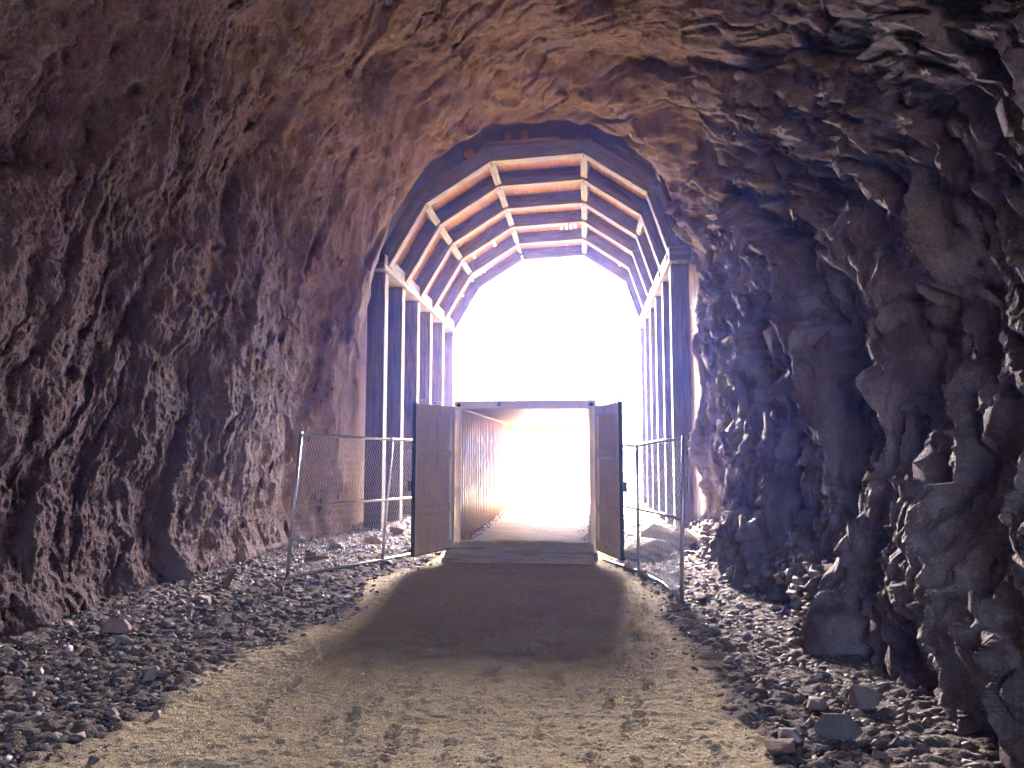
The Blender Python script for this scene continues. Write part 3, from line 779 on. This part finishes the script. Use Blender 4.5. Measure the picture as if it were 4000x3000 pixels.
cpart("header_tabs", mb, "doorp", .003)
for x0 in (CX0, CX1 - .13):
    for y0 in (CY0, CY1 - .13):
        post = MB().box(x0 + .01, x0 + .12, y0 + .01, y0 + .12, .13, 2.58); cpart("corner_post", post, "doorp", .006)
for x0 in (CX0 - .002, CX1 - .166):
    for y0 in (CY0 - .004, CY1 - .176):
        for z0, z1 in ((-.01, .118), (2.583, CZT)):
            o = cpart("corner_casting", MB().box(x0, x0 + .17, y0, y0 + .18, z0, z1), "doorp" if z0 > 1 else "steel", .012)
            if y0 < 15 and z0 > 1:
                mh = MB(); cxh, czh = x0 + .085, (z0 + z1) / 2
                ring = [(cxh + .042 * math.cos(t * math.pi / 8), czh + .034 * math.sin(t * math.pi / 8)) for t in range(16)]
                mh.prism(ring, y0 - .003, y0 + .01); h = cpart("hole_shade_disc", mh, "ink", 0, o)  # dark disc painted for the shade inside the casting's hole
# floor
mb = MB(); fy = CY0 + .05
while fy < CY1 - .1:
    nx = min(fy + 2.44, CY1 - .06)
    mb.box(CX0 + .07, -.93, fy, nx - .006, FLZ - .03, FLZ + random.uniform(-.001, .001)); mb.box(-.924, CX1 - .07, fy, nx - .006, FLZ - .03, FLZ + random.uniform(-.001, .001)); fy = nx
cpart("floor", mb, "ply", .002)
cpart("sill", MB().box(CX0 + .13, CX1 - .13, CY0 + .0, CY0 + .045, .12, FLZ - .012), "steel", .004)
mb = MB(); y = CY0 + .6
while y < CY1 - .3: mb.box(CX0 + .07, CX1 - .07, y, y + .05, .12, FLZ - .034); y += .6
cpart("cross_members", mb, "steel")
# doors
def door(hx, sgn, ang, label):
    """u runs from the hinge outwards, v is the inner face normal, z up"""
    base = Vector((hx, CY0 - .02, .2)); e = Vector((sgn * math.sin(ang), -math.cos(ang), 0)); inn = Vector((-sgn * math.cos(ang), -math.sin(ang), 0)); W, H, T = 1.17, 2.42, .05
    d = bpy.data.objects.new("door", None)
    def q(u, v, z): return base + e * u + inn * v + Vector((0, 0, z))
    def bx(mb, u0, u1, v0, v1, z0, z1, ax=2):
        A = [e, inn, Z3]; h = [(u1 - u0) / 2, (v1 - v0) / 2, (z1 - z0) / 2]; o = [ax] + [i for i in range(3) if i != ax]
        mb.obox(q((u0 + u1) / 2, (v0 + v1) / 2, (z0 + z1) / 2), [A[i] for i in o], [h[i] for i in o])
    mb = MB(); bx(mb, 0.012, .115, -T / 2, T / 2, 0, H); bx(mb, W - .115, W, -T / 2, T / 2, 0, H)
    bx(mb, .1151, W - .1151, -T / 2, T / 2, 0, .14, 0); bx(mb, .1151, W - .1151, -T / 2, T / 2, H - .15, H, 0)
    dr = cpart("door", mb, "doorp", .006)
    if label: dr["label"] = label
    mb = MB(); prof = [(.14, .012), (.165, -.014), (.60, -.014), (.635, .014), (.735, .014), (.77, -.014), (1.52, -.014), (1.555, .014), (1.655, .014), (1.69, -.014), (H - .175, -.014), (H - .15, .012)]
    for z, v in prof:
        for u in (.1155, W - .1155): mb.v.append(q(u, v, z))
    for z, v in prof:
        for u in (.1155, W - .1155): mb.v.append(q(u, v - .004, z))
    n = len(prof)
    for k in range(n - 1):
        a = 2 * k; mb.face((a, a + 1, a + 3, a + 2)); b = 2 * n + a; mb.face((b, b + 2, b + 3, b + 1))
    cpart("door_panel", mb, "doorp", 0, dr)
    mb = MB(); bx(mb, W + .001, W + .022, -.05, .018, -.02, H + .018); bx(mb, .02, W + .0, -.045, .012, H + .001, H + .018, 0); bx(mb, .02, W, -.045, .012, -.02, -.001, 0)
    cpart("gasket", mb, "black", .004, dr)
    for u in (.45, .92):
        mb = MB().tube([q(u, -T / 2 - .035, -.05), q(u, -T / 2 - .035, H + .07)], .017, 10)
        bx(mb, u - .045, u + .045, -T / 2 - .06, -T / 2 - .01, H + .07, H + .085, 0); bx(mb, u - .03, u + .03, -T / 2 - .055, -T / 2 - .015, H + .02, H + .035, 0)
        for zz in (.25, .8, 1.5, 2.1): bx(mb, u - .04, u + .04, -T / 2 - .055, -T / 2 - .001, zz, zz + .06, 0)
        cpart("lock_rod", mb, "galv", 0, dr)
    mb = MB(); bx(mb, W - .02, W + .05, -T / 2 - .075, -T / 2 - .02, 1.02, 1.18); cpart("latch", mb, "steel", .005, dr)
    mb = MB()
    for zz in (.2, .85, 1.5, 2.15): mb.tube([q(-.005, -.01, zz), q(-.005, -.01, zz + .16)], .02, 8)
    cpart("hinge", mb, "doorp", 0, dr)
    mb = MB()
    for (u, z) in ((.3, .95), (.32, 1.1), (.75, .93), (.78, 1.12), (.55, .82), (.55, .07), (.5, H - .06), (.56, .1), (.5, H - .1)):
        v = T / 2 + .001 if z < .14 or z > H - .15 else -.012
        mb.tube([q(u, v - .003, z), q(u, v + .002, z)], .013, 6)
    cpart("rust_rivets", mb, "steel", 0, dr)
    bpy.data.objects.remove(d)
door(CX0 + .01, -1, R(22), "left door swung open towards the camera, inner face showing")
door(CX1 - .01, 1, R(17.5), "right door swung open towards the camera, seen at a steep angle")

# text helper
def text_mesh(name, body, size, mat, parent, mtx, extrude=.0015, shear=0, bold=0, sx=1.0):
    cu = bpy.data.curves.new("t", 'FONT'); cu.body = body; cu.size = size; cu.extrude = extrude; cu.align_x = 'CENTER'; cu.align_y = 'CENTER'; cu.shear = shear; cu.offset = bold
    tmp = bpy.data.objects.new("t", cu); COL.objects.link(tmp)
    bpy.context.view_layer.update()
    me = bpy.data.meshes.new_from_object(tmp.evaluated_get(bpy.context.evaluated_depsgraph_get())); bpy.data.objects.remove(tmp)
    me.transform(mtx @ Matrix.Scale(sx, 4, (1, 0, 0))); o = link(name, me, M[mat]); o.parent = parent; return o
# round sticker on the header: disc faces the camera (-y)
sx_, sz_ = CX0 + .80, 2.668
ring = [(sx_ + .036 * math.cos(t * math.pi / 16), sz_ + .036 * math.sin(t * math.pi / 16)) for t in range(32)]
st = cpart("sticker", MB().prism(ring, CY0 - .003, CY0 - .0005), "blue"); 
face_cam = Matrix.Translation((sx_, CY0 - .004, sz_)) @ Matrix.Rotation(R(90), 4, 'X')
text_mesh("sticker_text", "POSCO", .021, "white", st, face_cam, .0005, bold=.0004)

# dirt drifted along the container walls
n = 1500; rg2 = np.random.RandomState(3); y = CY0 + .1 + 9 * rg2.rand(n) ** 1.5; sd = rg2.rand(n) < .5
x = np.where(sd, CX0 + .10 + .20 * rg2.rand(n) ** 2.5, CX1 - .09 - .28 * rg2.rand(n) ** 3)
o = scatter("drifted_dirt", x, y, .006 + .016 * rg2.rand(n) ** 2, rg2, label="dirt drifted along the container's side walls")
co = np.empty(len(o.data.vertices) * 3, np.float32); o.data.vertices.foreach_get("co", co); co = co.reshape(-1, 3)
co[:, 2] += FLZ - ground_z(co[:, 0], co[:, 1]) + .004; o.data.vertices.foreach_set("co", co.ravel())

# ------------------------------------------------------------------ boarded ramp and canvas strip
root = empty("ramp", (-1.1, 12.3, 0)); RINV = Matrix.Translation(-Vector(root.location)); tag(root, "low ramp of weathered boards leading from the sand up into the container", "ramp")
a = Vector((0, 12.13, .0)); b = Vector((0, 12.60, .275)); e = (b - a); L = e.length; e.normalize(); nn = Vector((0, -e.z, e.y))
nb = 5
for k in range(nb):
    c = a + e * (L * (k + .5) / nb); xl = -2.42 + .10 * (k / nb) + random.uniform(-.01, .01); xr = .14
    mb = MB().obox(((xl + xr) / 2, c.y, c.z), [X3, e, nn], ((xr - xl) / 2, L / nb / 2 - .004, .014))
    o = mb.build("board", M["ramp"], None, .003); o.parent = root; o.matrix_parent_inverse = RINV
mb = MB()
for x in (-2.25, -1.1, .05): mb.prism([(x - .02, .0), (x + .02, .0), (x + .02, .1), (x - .02, .1)], 12.35, 12.5)
o = mb.build("joists", M["timber"], None); o.parent = root; o.matrix_parent_inverse = RINV
xs = np.linspace(-2.33, .13, 130); ts = np.linspace(0, 1, 16); X, T = np.meshgrid(xs, ts)
wv = fbm(X * 2.2, T * 1.2, 8, 3); Yc = 12.45 + T * .36 + .02 * wv * (T < .1); zr = np.where(Yc < 12.6, (Yc - 12.13) / .47 * .275, .268) + .018
Zc = zr + .014 * np.abs(fbm(X * 3.5, T * 2.6, 12, 3)) + .02 * np.clip(fbm(X * 2.3, T * 1.5, 19, 2), 0, 1)
V = np.stack([X, Yc, Zc], -1).reshape(-1, 3); I = np.arange(V.shape[0]).reshape(X.shape)
F = np.stack([I[:-1, :-1], I[:-1, 1:], I[1:, 1:], I[1:, :-1]], -1).reshape(-1, 4)
o = link("canvas_strip", mesh_np("canvas_strip", V, F, True), M["tarp"]); m = o.modifiers.new("solid", 'SOLIDIFY'); m.thickness = .004
tag(o, "wrinkled tan canvas strip laid over the top of the ramp at the container's threshold", "canvas")

# ------------------------------------------------------------------ chain-link fences
def fence(name, label, bot, top, post_u, pitch=.062, wr=.0043, r=.024, seed=0, noise_=.004, ties=True):
    """bot and top are matching polylines; u in 0..1 along them by the list index parameter"""
    root = empty(name, tuple(bot[0])); inv = Matrix.Translation(-Vector(root.location)); tag(root, label, "fence", "chain-link fence panels")
    bot = [Vector((p[0], p[1], float(ground_z(np.array([p[0]]), np.array([p[1]]))[0]) + .035)) for p in bot]; top = [Vector(p) for p in top]
    ls = [0]
    for i in range(1, len(bot)): ls.append(ls[-1] + (bot[i] - bot[i - 1]).length)
    L = ls[-1]
    def at(poly, u):
        d = u * L
        for i in range(1, len(ls)):
            if d <= ls[i] + 1e-6: f = (d - ls[i - 1]) / (ls[i] - ls[i - 1]); return poly[i - 1].lerp(poly[i], f)
        return poly[-1]
    P = lambda u, v: at(bot, u).lerp(at(top, u), v)
    def fp(nm, mb, mat, **kw): o = mb.build(nm, M[mat], None, **kw); o.parent = root; o.matrix_parent_inverse = inv; return o
    us = [l / L for l in ls]
    fp("bottom_rail", MB().tube([P(u, 0) for u in us], r, 10), "galv", smooth=True)
    fp("top_rail", MB().tube([P(u, 1) for u in us], r, 10), "galv", smooth=True)
    fp("middle_rail", MB().tube([P(u, .49) for u in us], r * .85, 10), "galv", smooth=True)
    for u in post_u: fp("post", MB().tube([P(u, -.01), P(u, 1.02)], r * 1.05, 10), "galv", smooth=True)
    rn = random.Random(seed); mb = MB(); H = (top[0] - bot[0]).length; nw = int(L / pitch); nv = int(H / pitch * 1.15)
    for i in range(nw + 1):
        pts = []
        for j in range(nv + 1):
            u = (i + (.52 if (j + i * 0) % 2 else -.02)) * pitch / L
            u = min(max(u + rn.gauss(0, noise_ * .3) / L, 0), 1); p = P(u, min(max(j / nv + rn.gauss(0, noise_ * .5) / H, 0), 1))
            pts.append(p + Vector((.003 * (1 if j % 2 else -1), .006 * (1 if j % 2 else -1), 0)))
        mb.tube(pts, wr, 3, False)
    if ties:
        for i in range(int(L / .16)):
            for v in (0, 1):
                u = (i + .5) * .16 / L; c = P(u, v); d = (P(min(u + .01, 1), v) - P(max(u - .01, 0), v)).normalized(); s1 = d.cross(Z3).normalized(); s2 = d.cross(s1)
                ptsr = [c + (s1 * math.cos(t * math.pi / 4) + s2 * math.sin(t * math.pi / 4)) * (r + .004) + d * (.003 * t) for t in range(9)]
                mb.tube(ptsr, .0028, 4, False)
    fp("wire_mesh", mb, "wire")
    return root, P
lf, PL = fence("chain_link_fence", "tall chain-link panel on the left, standing between the rock wall and the container's left door",
      [(-4.18, 9.93, .02), (-3.37, 11.87, .02), (-2.62, 13.72, .02)], [(-4.10, 10.1, 2.1), (-3.29, 12.1, 2.05), (-2.6, 13.8, 2.03)], [0.004, .52, .98], seed=1)
rf, PR = fence("chain_link_fence", "bent chain-link panel on the right, from the right container door to its near post",
      [(.30, 12.42, .05), (.82, 11.28, .03), (1.07, 10.3, .02), (1.17, 9.22, .02)], [(.46, 12.42, 1.96), (.82, 11.3, 1.94), (1.02, 10.25, 1.99), (1.235, 9.2, 2.01)], [.36, .995], seed=2, noise_=.014)
# a post of the right panel leans; a further panel stands outside
fence("chain_link_fence", "distant chain-link panel outside the tunnel, glimpsed past the right container door",
      [(1.3, 30.2, 0), (3.5, 30.6, 0)], [(1.3, 30.2, 1.88), (3.5, 30.6, 1.9)], [.01, .3, .99], pitch=.09, wr=.003, r=.03, seed=3, ties=False)

# upside-down maker's plate wired to the left fence
def fence_frame(u, v, off=-.02):
    c = PL(u, v); ex = (PL(u + .05, v) - PL(u - .05, v)).normalized(); ez = (PL(u, v + .05) - PL(u, v - .05)).normalized(); ny = ex.cross(ez).normalized()
    return c, ex, ez, ny
c, ex, ez, ny = fence_frame(.105, .115)
if ny.y > 0: ny = -ny
c = c + ny * .012
pw, ph = .235, .142
mb = MB().obox((0, 0, 0), [ex, ez, ny], (pw / 2, ph / 2, .0015)); pl = mb.build("sign_plate", M["signm"], None, .0008); pl.location = c
tag(pl, "small rusty name plate with black lettering, wired upside down low on the left fence", "sign")
rot = Matrix((( -ex.x, -ez.x, ny.x, 0), (-ex.y, -ez.y, ny.y, 0), (-ex.z, -ez.z, ny.z, 0), (0, 0, 0, 1)))   # turned through 180 degrees
text_mesh("lettering", "The Tiberti Co", .062, "ink", pl, Matrix.Translation(ny * .0025) @ rot @ Matrix.Translation((0, .022, 0)), .0006, .15, .0012, sx=.56)
text_mesh("lettering", "LAS VEGAS - PH. 382-7070", .029, "ink", pl, Matrix.Translation(ny * .0025) @ rot @ Matrix.Translation((0, -.040, 0)), .0006, 0, .0005, sx=.56)

# ------------------------------------------------------------------ people, bench and litter outside
def person(loc, rz, shirt, trousers, label, s=1.0):
    root = empty("person", loc, (0, 0, rz)); tag(root, label, "person")
    J = {'pel': (0, 0, .50), 'bel': (0, .01, .62), 'che': (0, .02, .82), 'shl': (0, .02, .97), 'nec': (0, .015, 1.06), 'hd0': (0, -.01, 1.14), 'hd1': (0, -.015, 1.25), 'hd2': (0, 0, 1.31),
         'sL': (-.19, .02, .96), 'eL': (-.25, -.02, .70), 'wL': (-.17, -.24, .60), 'haL': (-.12, -.31, .575), 'sR': (.19, .02, .96), 'eR': (.25, -.02, .70), 'wR': (.17, -.24, .60), 'haR': (.12, -.31, .575),
         'hL': (-.10, 0, .47), 'kL': (-.13, -.42, .50), 'aL': (-.13, -.44, .10), 'tL': (-.14, -.60, .04), 'hR': (.10, 0, .47), 'kR': (.13, -.42, .50), 'aR': (.13, -.40, .10), 'tR': (.14, -.56, .04)}
    RD = dict(pel=.14, bel=.12, che=.14, shl=.11, nec=.055, hd0=.075, hd1=.095, hd2=.07, sL=.065, sR=.065, eL=.045, eR=.045, wL=.03, wR=.03, haL=.03, haR=.03, hL=.095, hR=.095, kL=.062, kR=.062, aL=.04, aR=.04, tL=.03, tR=.03)
    def skin(name, keys, edges, mat, grow=1.0, hand=False):
        vs = [Vector(J[k]) * s for k in keys]; rad = [RD[k] * grow * s for k in keys]; ed = [(keys.index(a), keys.index(b)) for a, b in edges]
        if hand:
            for hk, sg in (('haL', -1), ('haR', 1)):
                for f, (dx, ln) in enumerate(((-.03, .06), (-.01, .075), (.01, .07), (.03, .055))):
                    bi = len(vs); p = Vector(J[hk]) * s; vs += [p + Vector((dx, -.02, 0)) * s, p + Vector((dx, -.02 - ln, -.02)) * s]; rad += [.010 * s, .008 * s]; ed += [(keys.index(hk), bi), (bi, bi + 1)]
                bi = len(vs); p = Vector(J[hk]) * s; vs += [p + Vector((-sg * .045, -.01, 0)) * s]; rad += [.01 * s]; ed += [(keys.index(hk), bi)]
        me = bpy.data.meshes.new(name); me.from_pydata(vs, ed, [])
        o = link(name, me, M[mat], root); m = o.modifiers.new("skin", 'SKIN'); 
        for i, d in enumerate(me.skin_vertices[0].data if me.skin_vertices else []): d.radius = (rad[i], rad[i])
        if not me.skin_vertices:
            pass
        o.modifiers.new("sub", 'SUBSURF').render_levels = 2; return o, rad
    def ensure(o, rad):
        bpy.context.view_layer.objects.active = o
    allk = list(J); E_ = [('pel', 'bel'), ('bel', 'che'), ('che', 'shl'), ('shl', 'nec'), ('nec', 'hd0'), ('hd0', 'hd1'), ('hd1', 'hd2')]
    for q in 'LR': E_ += [('shl', 's' + q), ('s' + q, 'e' + q), ('e' + q, 'w' + q), ('w' + q, 'ha' + q), ('pel', 'h' + q), ('h' + q, 'k' + q), ('k' + q, 'a' + q), ('a' + q, 't' + q)]
    def skinned(name, keys, edges, mat, grow=1.0, hand=False):
        bm = bmesh.new(); lay = bm.verts.layers.skin.verify(); vv = {}
        for k in keys:
            v = bm.verts.new(Vector(J[k]) * s); v[lay].radius = (RD[k] * grow * s, RD[k] * grow * s); vv[k] = v
        vv[keys[0]][lay].use_root = True
        for a, b in edges: bm.edges.new((vv[a], vv[b]))
        if hand:
            for hk, sg in (('haL', -1), ('haR', 1)):
                p = Vector(J[hk]) * s
                for dx, ln in ((-.03, .06), (-.01, .075), (.01, .07), (.03, .055)):
                    a = bm.verts.new(p + Vector((dx, -.02, 0)) * s); b = bm.verts.new(p + Vector((dx, -.02 - ln, -.02)) * s); a[lay].radius = (.01 * s,) * 2; b[lay].radius = (.008 * s,) * 2
                    bm.edges.new((vv[hk], a)); bm.edges.new((a, b))
                a = bm.verts.new(p + Vector((-sg * .045, -.015, 0)) * s); a[lay].radius = (.01 * s,) * 2; bm.edges.new((vv[hk], a))
        me = bpy.data.meshes.new(name); bm.to_mesh(me); bm.free(); o = link(name, me, M[mat], root)
        o.modifiers.new("skin", 'SKIN'); m = o.modifiers.new("sub", 'SUBSURF'); m.levels = 1; m.render_levels = 1; return o
    skinned("body", allk, E_, "skin", 1.0, True)
    tk = ['che', 'bel', 'pel', 'shl', 'sL', 'sR', 'eL', 'eR']; skinned("shirt", tk, [('pel', 'bel'), ('bel', 'che'), ('che', 'shl'), ('shl', 'sL'), ('shl', 'sR'), ('sL', 'eL'), ('sR', 'eR')], shirt, 1.18)
    lk = ['pel', 'hL', 'hR', 'kL', 'kR', 'aL', 'aR']; skinned("trousers", lk, [('pel', 'hL'), ('pel', 'hR'), ('hL', 'kL'), ('hR', 'kR'), ('kL', 'aL'), ('kR', 'aR')], trousers, 1.2)
    bm = bmesh.new(); bmesh.ops.create_icosphere(bm, subdivisions=2, radius=.105 * s)
    for v in bm.verts: v.co = Vector((v.co.x * .95, v.co.y * 1.05 + .018 * s, v.co.z * .9 + 1.245 * s)); 
    bmesh.ops.delete(bm, geom=[v for v in bm.verts if v.co.y < -.045 * s and v.co.z < 1.29 * s], context='VERTS')
    me = bpy.data.meshes.new("hair"); bm.to_mesh(me); bm.free(); link("hair", me, M["hair"], root)
    bm = bmesh.new()
    for dx in (-.032, .032):
        bmesh.ops.create_icosphere(bm, subdivisions=1, radius=.012 * s, matrix=Matrix.Translation((dx * s, -.10 * s, 1.235 * s)))
    me = bpy.data.meshes.new("eyes"); bm.to_mesh(me); bm.free(); link("eyes", me, M["ink"], root)
    return root
person((-1.96, 57.75, 0), 0, "shirt", "jeans", "distant person in a pale blue shirt seated on the bench outside the container's far end")
person((-.02, 58.9, 0), R(-15), "redcloth", "redcloth", "distant person in red clothes seated on a block, right of the bench", .95)
stone((-.02, 58.95, .2), (.55, .5, .5), 0, (0, 0), "stone", 77, 16, "low stone block under the person in red", name="seat_block", cat="stone block")
root = empty("bench", (-1.75, 57.8, 0)); inv = Matrix.Translation(-Vector(root.location)); tag(root, "distant steel-framed bench with red seat slats, outside beyond the container", "bench")
def bp(nm, mb, mat): o = mb.build(nm, M[mat], None); o.parent = root; o.matrix_parent_inverse = inv
mb = MB(); [mb.box(-2.35, -1.1, 57.55 + .1 * k, 57.63 + .1 * k, .42, .445) for k in range(5)]; bp("seat", mb, "benchseat")
mb = MB(); [mb.box(-2.35, -1.1, 58.08, 58.10, .60 + .1 * k, .67 + .1 * k) for k in range(2)]; bp("backrest", mb, "benchseat")
for x in (-2.3, -1.72, -1.15):
    bp("leg", MB().tube([(x, 57.58, 0), (x, 57.58, .42)], .025, 8), "bench"); bp("leg", MB().tube([(x, 57.95, 0), (x, 57.98, .42), (x, 58.12, .82)], .025, 8), "bench")
    bp("armrest", MB().tube([(x, 57.56, .42), (x, 57.56, .64), (x, 58.05, .66)], .02, 8), "bench")
# scrap of orange plastic behind the left fence
mb = MB(); xs = [(-3.42, 18.0, .16), (-3.3, 18.05, .24), (-3.15, 18.0, .2), (-3.1, 17.9, .14), (-3.25, 17.85, .12)]
b0 = len(mb.v); [mb.v.append(Vector(p)) for p in xs]; mb.face((0, 1, 2, 3, 4)); o = mb.build("plastic_scrap", M["orange"]); m = o.modifiers.new("s", 'SOLIDIFY'); m.thickness = .012
tag(o, "scrap of orange plastic on the rubble just left of the container", "litter")
# desert shrubs on the far hillside
rs = random.Random(9); SH = []
for k in range(3):
    bm = bmesh.new()
    for j in range(220):
        d = Vector((rs.gauss(0, 1), rs.gauss(0, 1), abs(rs.gauss(0, 1)))).normalized() * rs.uniform(.3, 1); t = Vector((rs.gauss(0, 1), rs.gauss(0, 1), rs.gauss(0, 1))).normalized() * .14; u2 = d.cross(t).normalized() * .05
        bm.faces.new([bm.verts.new(d - t), bm.verts.new(d + u2), bm.verts.new(d + t)])
    for v in bm.verts: v.co.z = v.co.z * .8
    me = bpy.data.meshes.new("foliage"); bm.to_mesh(me); bm.free(); me.materials.append(M["shrub"]); SH.append(me)
HV = bpy.data.objects["hillside"].data
hp = np.empty(len(HV.vertices) * 3, np.float32); HV.vertices.foreach_get("co", hp); hp = hp.reshape(-1, 3)
for (x, z) in ((-14.3, 11), (-12.2, 8.4), (-9.4, 8.2), (-4.1, 13), (-4.6, 7.0), (-3.2, 9.5), (-1.4, 8.2), (-.4, 11.2), (1.6, 9.6), (2.5, 8.0), (3.9, 14.6), (4.4, 10.5)):
    i = int(np.argmin((hp[:, 0] - x) ** 2 + (hp[:, 2] - z) ** 2 * 1.0 + (hp[:, 2] < .5) * 99)); o = bpy.data.objects.new("desert_shrub", SH[rs.randrange(3)]); COL.objects.link(o)
    s_ = rs.uniform(.5, 1.0); o.scale = (s_ * 1.3, s_, s_ * .8); o.location = (x, float(hp[i, 1]) - .2, float(hp[i, 2]) + .1)
    tag(o, "low dark shrub dotted on the glaring hillside beyond the tunnel", "shrub", "desert shrubs on the far hillside")

# ------------------------------------------------------------------ blue haze added in place of lens-flare glow
me = bpy.data.meshes.new("flare_haze"); bm = bmesh.new(); bmesh.ops.create_cube(bm, size=1.0)
for v in bm.verts: v.co = Vector((v.co.x * 330, (v.co.y + .5) * 350 - 160, (v.co.z + .5) * 84 - 4))
bm.to_mesh(me); bm.free(); hz = bpy.data.materials.new("flare_haze"); hz.use_nodes = True; hz.node_tree.nodes.clear()
out = hz.node_tree.nodes.new("ShaderNodeOutputMaterial"); pv = hz.node_tree.nodes.new("ShaderNodeVolumePrincipled"); hz.node_tree.links.new(pv.outputs[0], out.inputs["Volume"])
pv.inputs["Color"].default_value = (.12, .25, 1.0, 1); pv.inputs["Density"].default_value = .0015; pv.inputs["Anisotropy"].default_value = .78
tag(link("flare_haze", me, hz), kind="stuff", label="thin blue haze added in place of the lens-flare glow")
